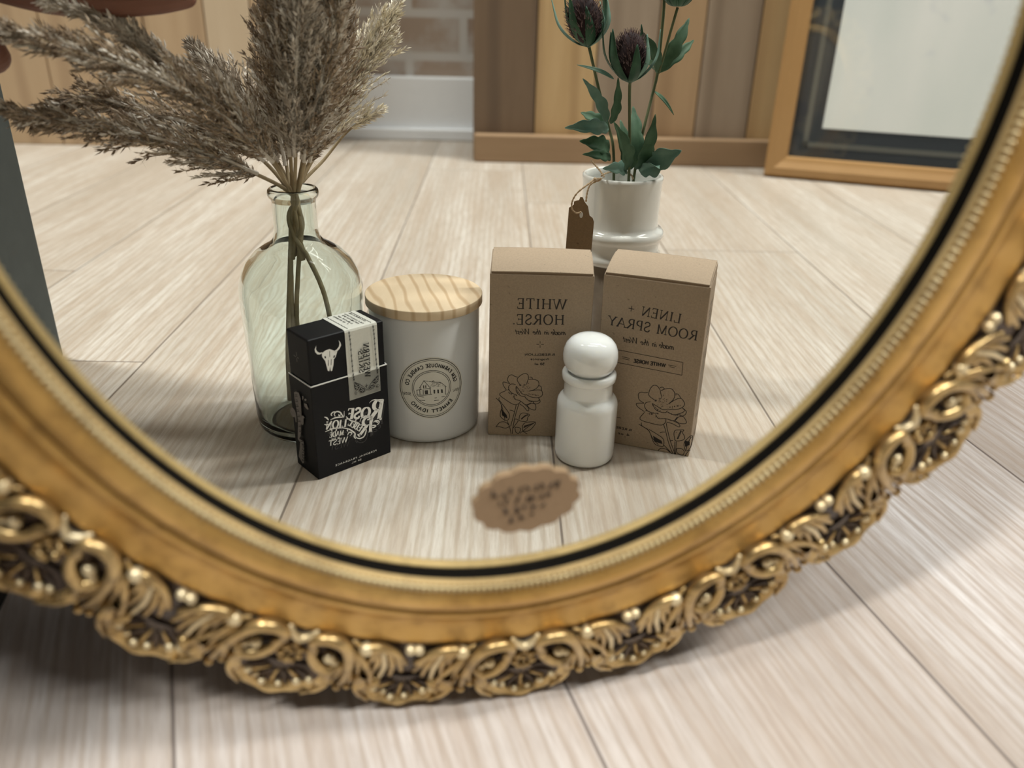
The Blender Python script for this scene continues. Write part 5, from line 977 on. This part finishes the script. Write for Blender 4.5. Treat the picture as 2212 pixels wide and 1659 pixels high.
# ------------------------------------------------------------------ dried grasses
def inst_path(P, W, tone, name, label, inside, idx):
    r = random.Random(100 + idx)
    neck = bc + Vector((r.uniform(-.004, .004), r.uniform(-.004, .004), .135))
    top = [Vector(p) for p in P]
    path = [Vector(p) for p in inside] + [neck] + [Vector((bc.x + (top[0].x - bc.x) * .5, bc.y + (top[0].y - bc.y) * .5, .153))] + top[1:]
    Q = catmull(path, 8); n0 = len(Q)
    g = G(); g.tube(Q, [.0017 - .0012 * (i / (n0 - 1)) for i in range(n0)], 7)
    root = thing(name, label, 'dried grass', Q[0], 'dried grass plumes in the glass bottle')
    g.obj('stalk', M_stalk, root)
    # seed head along the upper path
    H = catmull(top, 14); H = H[max(2, int(len(H) * (.16 if name != 'grass_sprig' else .55))):]
    n = len(H); g = G(); mats = [[M_seed, M_fuzz, M_stalk], [M_seed_g, M_fuzz, M_seed], [M_seed_p, M_fuzz, M_seed_g]][tone]
    def diamond(p, d, L, w_, m):
        s_ = d.orthogonal().normalized(); s_.rotate(Matrix.Rotation(r.uniform(0, 6.28), 3, d)); q = d.cross(s_)
        b = len(g.V); a = p + d * (L * .45)
        g.V += [p, a + s_ * w_, a - s_ * w_ * .5 + q * w_ * .8, a - s_ * w_ * .5 - q * w_ * .8, p + d * L]
        g.F += [(b, b + 2, b + 1), (b, b + 3, b + 2), (b, b + 1, b + 3), (b + 4, b + 1, b + 2), (b + 4, b + 2, b + 3), (b + 4, b + 3, b + 1)]; g.M += [m] * 6
    nb = 210 if name != 'grass_sprig' else 22
    for k in range(nb):
        f = (k + r.random()) / nb; i = min(int(f * (n - 1)), n - 2); p = H[i].lerp(H[i + 1], f * (n - 1) - i); ax = (H[i + 1] - H[i]).normalized()
        side = ax.orthogonal().normalized(); side.rotate(Matrix.Rotation(r.uniform(0, 6.28), 3, ax))
        env = W * 1.22 * (.30 + .9 * math.sin(PI * min(1, f * .85 + .12)) ** .8) * (1 - .35 * f)
        Lb = env * r.uniform(1.0, 2.1) * (1 - .55 * f)
        d0 = (ax * r.uniform(.85, 1.0) + side * r.uniform(.28, .62)).normalized()
        bend = ax * .5 + Vector((0, 0, -.15))
        bm = 0 if r.random() < .72 else 1
        m = 7 if name != 'grass_sprig' else 5; q = p.copy(); d = d0.copy(); pts = [q.copy()]
        for j in range(m):
            q = q + d * (Lb / m); d = (d + bend * .10 + Vector((r.uniform(-.1, .1), r.uniform(-.1, .1), r.uniform(-.1, .1)))).normalized(); pts.append(q.copy())
        b = len(g.V)
        g.tube(pts, [.00022] * len(pts), 3, 2, False)
        for j in range(1, len(pts)):
            for _ in range(3):
                dd = (d0 + Vector((r.gauss(0, .26), r.gauss(0, .26), r.gauss(0, .26)))).normalized()
                pp = pts[j - 1].lerp(pts[j], r.random())
                diamond(pp, dd, r.uniform(.0030, .0066), r.uniform(.00038, .00080), bm)
            for _ in range(4):
                dd = (ax * .5 + Vector((r.gauss(0, .6), r.gauss(0, .6), r.gauss(0, .6)))).normalized(); pp = pts[j - 1].lerp(pts[j], r.random()); s_ = dd.orthogonal() * .00014; L_ = r.uniform(.0025, .006)
                b = len(g.V); g.V += [pp - s_, pp + s_, pp + dd * L_]; g.F.append((b, b + 1, b + 2)); g.M.append(1)
    if tone < 2:   # the pale woolly rib that shows along each plume
        R_ = [.0012 * (1 - .6 * i / n) for i in range(n)]; off = Vector((0, W * .35, W * .15)); HR = [h + off * math.sin(PI * min(1, .15 + .85 * i / n)) for i, h in enumerate(H)]
        g.tube(HR, R_, 6, 1)
        for k in range(900):
            i = r.randrange(n - 1); pp = HR[i].lerp(HR[i + 1], r.random()); ax = (HR[i + 1] - HR[i]).normalized(); dd = (ax * .7 + Vector((r.gauss(0, .55), r.gauss(0, .55), r.gauss(0, .55)))).normalized(); s_ = dd.orthogonal() * .00013
            b = len(g.V); g.V += [pp - s_, pp + s_, pp + dd * r.uniform(.002, .0045)]; g.F.append((b, b + 1, b + 2)); g.M.append(1)
    g.obj('seed_head', mats, root, False)
    return root
names = ['lowest grass plume arching out to the left of the glass bottle', 'second lowest brown grass plume reaching left from the bottle', 'large brown plume fanning left with its tip at the left edge', 'pale-ribbed plume rising to the upper left in front of the hand', 'short feathery plume leaning back to the left behind the others',
         'tall brown plume at the left of the upright bunch', 'upright plume left of centre in the bunch above the bottle neck', 'pale grey upright plume in the middle of the bunch', 'upright brown plume right of the pale grey middle plume', 'short brown plume at the front right of the upright bunch', 'tall dark plume at the right edge of the upright bunch',
         'bright cream plume jutting out at the right of the bunch', 'thin wispy sprig poking out low at the right of the bunch']
ins = {0: [(-.062, -.060, .020), (-.060, -.062, .060)], 5: [(-.055, -.066, .035), (-.0535, -.067, .085)], 8: [(-.030, -.062, .050), (-.036, -.066, .095)], 2: [(-.058, -.064, .052), (-.056, -.066, .09)]}
for i, (nm, P, W_, tone) in enumerate(PLUMES):
    inside = ins.get(i, [(bc.x + .004 * math.cos(i), bc.y + .004 * math.sin(i), .112), (bc.x + .002 * math.cos(i), bc.y + .002 * math.sin(i), .122)])
    inst_path(P, W_, tone, 'grass_sprig' if nm == 'sprig' else 'grass_plume', names[i], inside, i)

# ------------------------------------------------------------------ ceramic vase, thistles, tag
vc = Vector((.1600, -.1600, 0)); vs = 1.0
t = thing('ceramic_vase', 'vase with a white glazed double-ridged neck and taupe body behind the kraft cartons', 'vase', vc)
g = G(); g.lathe([(0, 0), (.0270, 0), (.0290, .002), (.0294, .006), (.0294, .0905), (.0280, .0915), (0, .0915)], vc, 80); g.obj('lower_body', M_taupe, t)
g = G(); g.lathe([(0, .0912), (.0296, .0912), (.0312, .0925), (.0322, .0948), (.0314, .0970), (.0298, .0985), (.0296, .1065), (.0312, .1080), (.0324, .1102), (.0322, .1126), (.0306, .1146), (.0284, .1152), (.0276, .1175), (.0275, .125), (.0279, .146), (.0284, .1495), (.0282, .1515), (.0270, .1522), (.0258, .1515), (.0254, .147), (.0252, .098), (0, .096)], vc, 80); g.obj('vase_body', M_ceramic, t)
def leaf(name, mat, base, tip, W_, up, lobes, parent, droop=.0, m=None):
    """a leaf blade along base -> tip with a mid-rib fold; lobes cut the margin"""
    base, tip = Vector(base), Vector(tip); ax = tip - base; L = ax.length
    sd = ax.cross(up).normalized() if ax.cross(up).length > 1e-6 else Vector((1, 0, 0)); nm = sd.cross(ax).normalized()
    n = 22; rows = []
    for i in range(n + 1):
        f = i / n; c = base + ax * f + nm * (math.sin(f * PI) * L * .12) - Vector((0, 0, droop * f * f))
        prof = math.sin(PI * f ** .75) ** .8
        if lobes: prof *= .72 + .34 * abs(math.sin(f * PI * 3.3 + .5))
        if f > .99: prof = .02
        if f < .01: prof = .04
        w_ = W_ * prof
        rows.append([c - sd * w_ + nm * w_ * .30, c - sd * w_ * .5 + nm * w_ * .06, c + nm * 0.0, c + sd * w_ * .5 + nm * w_ * .06, c + sd * w_ + nm * w_ * .30])
    g = G(); g.grid(rows); o = g.obj(name, mat, parent)
    s_ = o.modifiers.new('s', 'SOLIDIFY'); s_.thickness = .00035; return o
def thistle(name, stem, head, label, seed, crown=1.0):
    r = random.Random(seed); P = [Vector(p) for p in stem]; P[0] = Vector((vc.x + r.uniform(-.006, .006), vc.y + r.uniform(-.006, .006), .098))
    root = thing(name, label, 'thistle', P[0]); Q = catmull(P, 8)
    g = G(); g.tube(Q, [.0010] * len(Q), 8); g.obj('stem', M_stemg, root)
    b0, mid, tp = [Vector(p) for p in head]; ax = (tp - b0); L = ax.length; ax.normalize(); rad = L * .40
    s1 = ax.orthogonal().normalized(); s2 = ax.cross(s1); A = Matrix((s1, s2, ax)).transposed(); c = b0 + ax * L * .48
    g = G(); g.ball(c, 1, 20, 14, 0, A, (rad * .80, rad * .80, L * .46)); hd = g.obj('flower_head', M_core, root)
    g = G()
    for k in range(520):
        th = r.uniform(0, 6.28); z = 1 - 1.9 * ((k + .5) / 520); q = math.sqrt(max(0, 1 - z * z))
        d = (s1 * q * math.cos(th) + s2 * q * math.sin(th)); p = c + d * rad * .78 + ax * z * L * .44
        dd = (d * .8 + ax * (.75 + .25 * z) + Vector((r.gauss(0, .12), r.gauss(0, .12), r.gauss(0, .12)))).normalized()
        g.tube([p, p + dd * r.uniform(.0028, .0044)], [.00028, .00008], 4, 0, False)
    g.obj('bristles', M_spike, hd)
    for k in range(9):
        th = 2 * PI * k / 9 + r.uniform(-.2, .2); d = s1 * math.cos(th) + s2 * math.sin(th); LL = L * r.uniform(.75, 1.18)
        n = 12; rows = []; tn = ax.cross(d)
        flare = r.uniform(.85, 1.25)
        for i in range(n + 1):
            f = i / n; out = rad * (1.02 * math.sin(min(1, f * 1.6) * PI / 2) ** .7 * flare - (.15 * f if flare < 1.1 else -.25 * f)); cpt = b0 + d * out + ax * (LL * f - .001)
            w_ = .0032 * (math.sin(PI * min(.999, f ** .6 * .95 + .04)) ** .8) + .0001
            rows.append([cpt - tn * w_ + d * w_ * .2, cpt + d * .0003, cpt + tn * w_ + d * w_ * .2])
        g = G(); g.grid(rows); o = g.obj('bract', M_bract if k % 4 else M_leafb, root); s_ = o.modifiers.new('s', 'SOLIDIFY'); s_.thickness = .0003
    return root
TR = {}
TR['t1'] = thistle('thistle_stem', TH_t1['stem'], TH_t1['head'], 'left thistle in the white vase, the dark head at the upper left', 21)
TR['t2'] = thistle('thistle_stem', TH_t2['stem'], TH_t2['head'], 'middle thistle in the white vase, the lowest purple head', 22)
TR['t3'] = thistle('thistle_stem', TH_t3['stem'], TH_t3['head'], 'right thistle in the white vase, the tallest stem', 23)
def branch(par, P, head):
    r = random.Random(9); g = G(); Q = catmull([Vector(p) for p in P], 6); g.tube(Q, [.0009] * len(Q), 8); g.obj('side_stem', M_stemg, par)
    b0, mid, tp = [Vector(p) for p in head]; ax = (tp - b0); L = ax.length; ax.normalize(); rad = L * .4; s1 = ax.orthogonal().normalized(); s2 = ax.cross(s1)
    A = Matrix((s1, s2, ax)).transposed(); g = G(); g.ball(b0 + ax * L * .48, 1, 16, 12, 0, A, (rad * .8, rad * .8, L * .46)); hd = g.obj('side_head', M_core, par)
    for k in range(9):
        d = s1 * math.cos(k * .7) + s2 * math.sin(k * .7); tn = ax.cross(d); rows = []
        for i in range(9):
            f = i / 8; cpt = b0 + d * (rad * (.2 + 1.3 * f)) + ax * (L * .75 * f * f + .0005); w_ = .0034 * math.sin(PI * min(.98, f * .9 + .05)); rows.append([cpt - tn * w_, cpt + d * .0003, cpt + tn * w_])
        g = G(); g.grid(rows); o = g.obj('bract', M_bract, par); o.modifiers.new('s', 'SOLIDIFY').thickness = .0003
branch(TR['t3'], TH_t4['stem'], TH_t4['head'])
for i, (k, b_, tp, w_, kd) in enumerate(LEAVES):
    r = random.Random(i)
    leaf('leaf', M_leafb if i in (5, 6, 8, 16, 17, 15) else M_leaf, b_, tp, w_ * 1.15, Vector((0.2, .9, .35)), kd, TR[k], 0)
# kraft gift tag and its twine
nrm = Vector((.05, .995, .08)).normalized()
root = thing('gift_tag', 'brown kraft gift tag hanging on twine at the left of the white vase', 'tag', TAGHOLE)
TP = [Vector(p) for p in TAG]; g = G(); n = len(TP)
g.grid([[p + Vector((0, .0, 0)) for p in TP], [p - Vector((0, .0005, 0)) for p in TP]], closed=True); g.F.append(tuple(range(n))[::-1]); g.M.append(0); g.F.append(tuple(range(n, 2 * n))); g.M.append(0)
g.obj('card', M_tag, root, False)
g = G(); A = Matrix.Rotation(PI / 2, 3, 'X'); g.ball(Vector(TAGHOLE) + Vector((0, .0003, 0)), .0016, 16, 8, 0, A, (.7, 1.3, .12)); g.obj('punched_hole', M_ceramic, root)
g = G()
for L in TWINE:
    Q = catmull([Vector(p) for p in L], 8); m = len(Q)
    for ph in (0, PI):
        H = []
        for i, q in enumerate(Q):
            d = (Q[min(i + 1, m - 1)] - Q[max(i - 1, 0)]).normalized(); s1 = d.orthogonal().normalized(); s2 = d.cross(s1); a = i * 1.1 + ph
            H.append(q + (s1 * math.cos(a) + s2 * math.sin(a)) * .00030)
        g.tube(H, [.00042] * m, 6)
k0 = Vector(TWINE[0][1])
g.ball(k0, .0013, 10, 8)
g.obj('twine', M_twine, root)

# ------------------------------------------------------------------ the photographer's hand
def skin():
    m, nt, b = new_mat('skin'); v = coords(nt); f = noise(nt, v, 45, 4); c = mixc(nt, f, (.20, .085, .06), (.29, .135, .095))
    nt.links.new(c, b.inputs['Base Color']); b.inputs['Roughness'].default_value = .55; b.inputs['Subsurface Weight'].default_value = .1; b.inputs['Subsurface Radius'].default_value = (.004, .0015, .001); return m
V = []; E = []; RR = []
def node(p, r_, par):
    V.append(Vector(p)); RR.append(r_)
    if par is not None: E.append((par, len(V) - 1))
    return len(V) - 1
a0 = node((-.315, -.030, .475), .034, None)   # forearm
a1 = node((-.262, -.030, .375), .028, a0); a2 = node((-.232, -.034, .320), .024, a1)
pm = node((-.205, -.036, .279), .024, a2); pk = node((-.172, -.030, .273), .019, pm)
def chain(par, pts, rad):
    q = par
    for p, r_ in zip(pts, rad): q = node(p, r_, q)
chain(pk, [(-.150, -.022, 0.2590), (-.122, -.022, 0.2575), (-.096, -.024, 0.2590), (-.078, -.028, 0.2625)], [.0105, .0095, .0085, .0075])
chain(pk, [(-.150, -.028, 0.2810), (-.118, -.028, 0.2805), (-.088, -.030, 0.2820), (-.070, -.034, 0.2850)], [.0105, .0095, .0085, .0075])
chain(pk, [(-.152, -.036, 0.3010), (-.122, -.038, 0.3030), (-.096, -.044, 0.3020), (-.084, -.052, 0.2990)], [.0100, .0090, .0082, .0072])
chain(pk, [(-.158, -.044, 0.3180), (-.134, -.048, 0.3230), (-.114, -.056, 0.3210), (-.106, -.063, 0.3170)], [.0090, .0080, .0072, .0065])
chain(pm, [(-.196, -.022, 0.2510), (-.184, -.016, 0.2340), (-.172, -.014, 0.2250)], [.0125, .0105, .0085])
me = bpy.data.meshes.new('hand'); me.from_pydata([tuple(v) for v in V], E, []); me.materials.append(skin())
ho = bpy.data.objects.new('person', me); COL.objects.link(ho)
ho.modifiers.new('skin', 'SKIN')
for i, sv in enumerate(me.skin_vertices[0].data): sv.radius = (RR[i], RR[i]); sv.use_root = (i == 0)
ss = ho.modifiers.new('sub', 'SUBSURF'); ss.levels = 2; ss.render_levels = 2
tag(ho, 'person whose bare hand reaches in at the top left corner behind the dried grass', 'person')
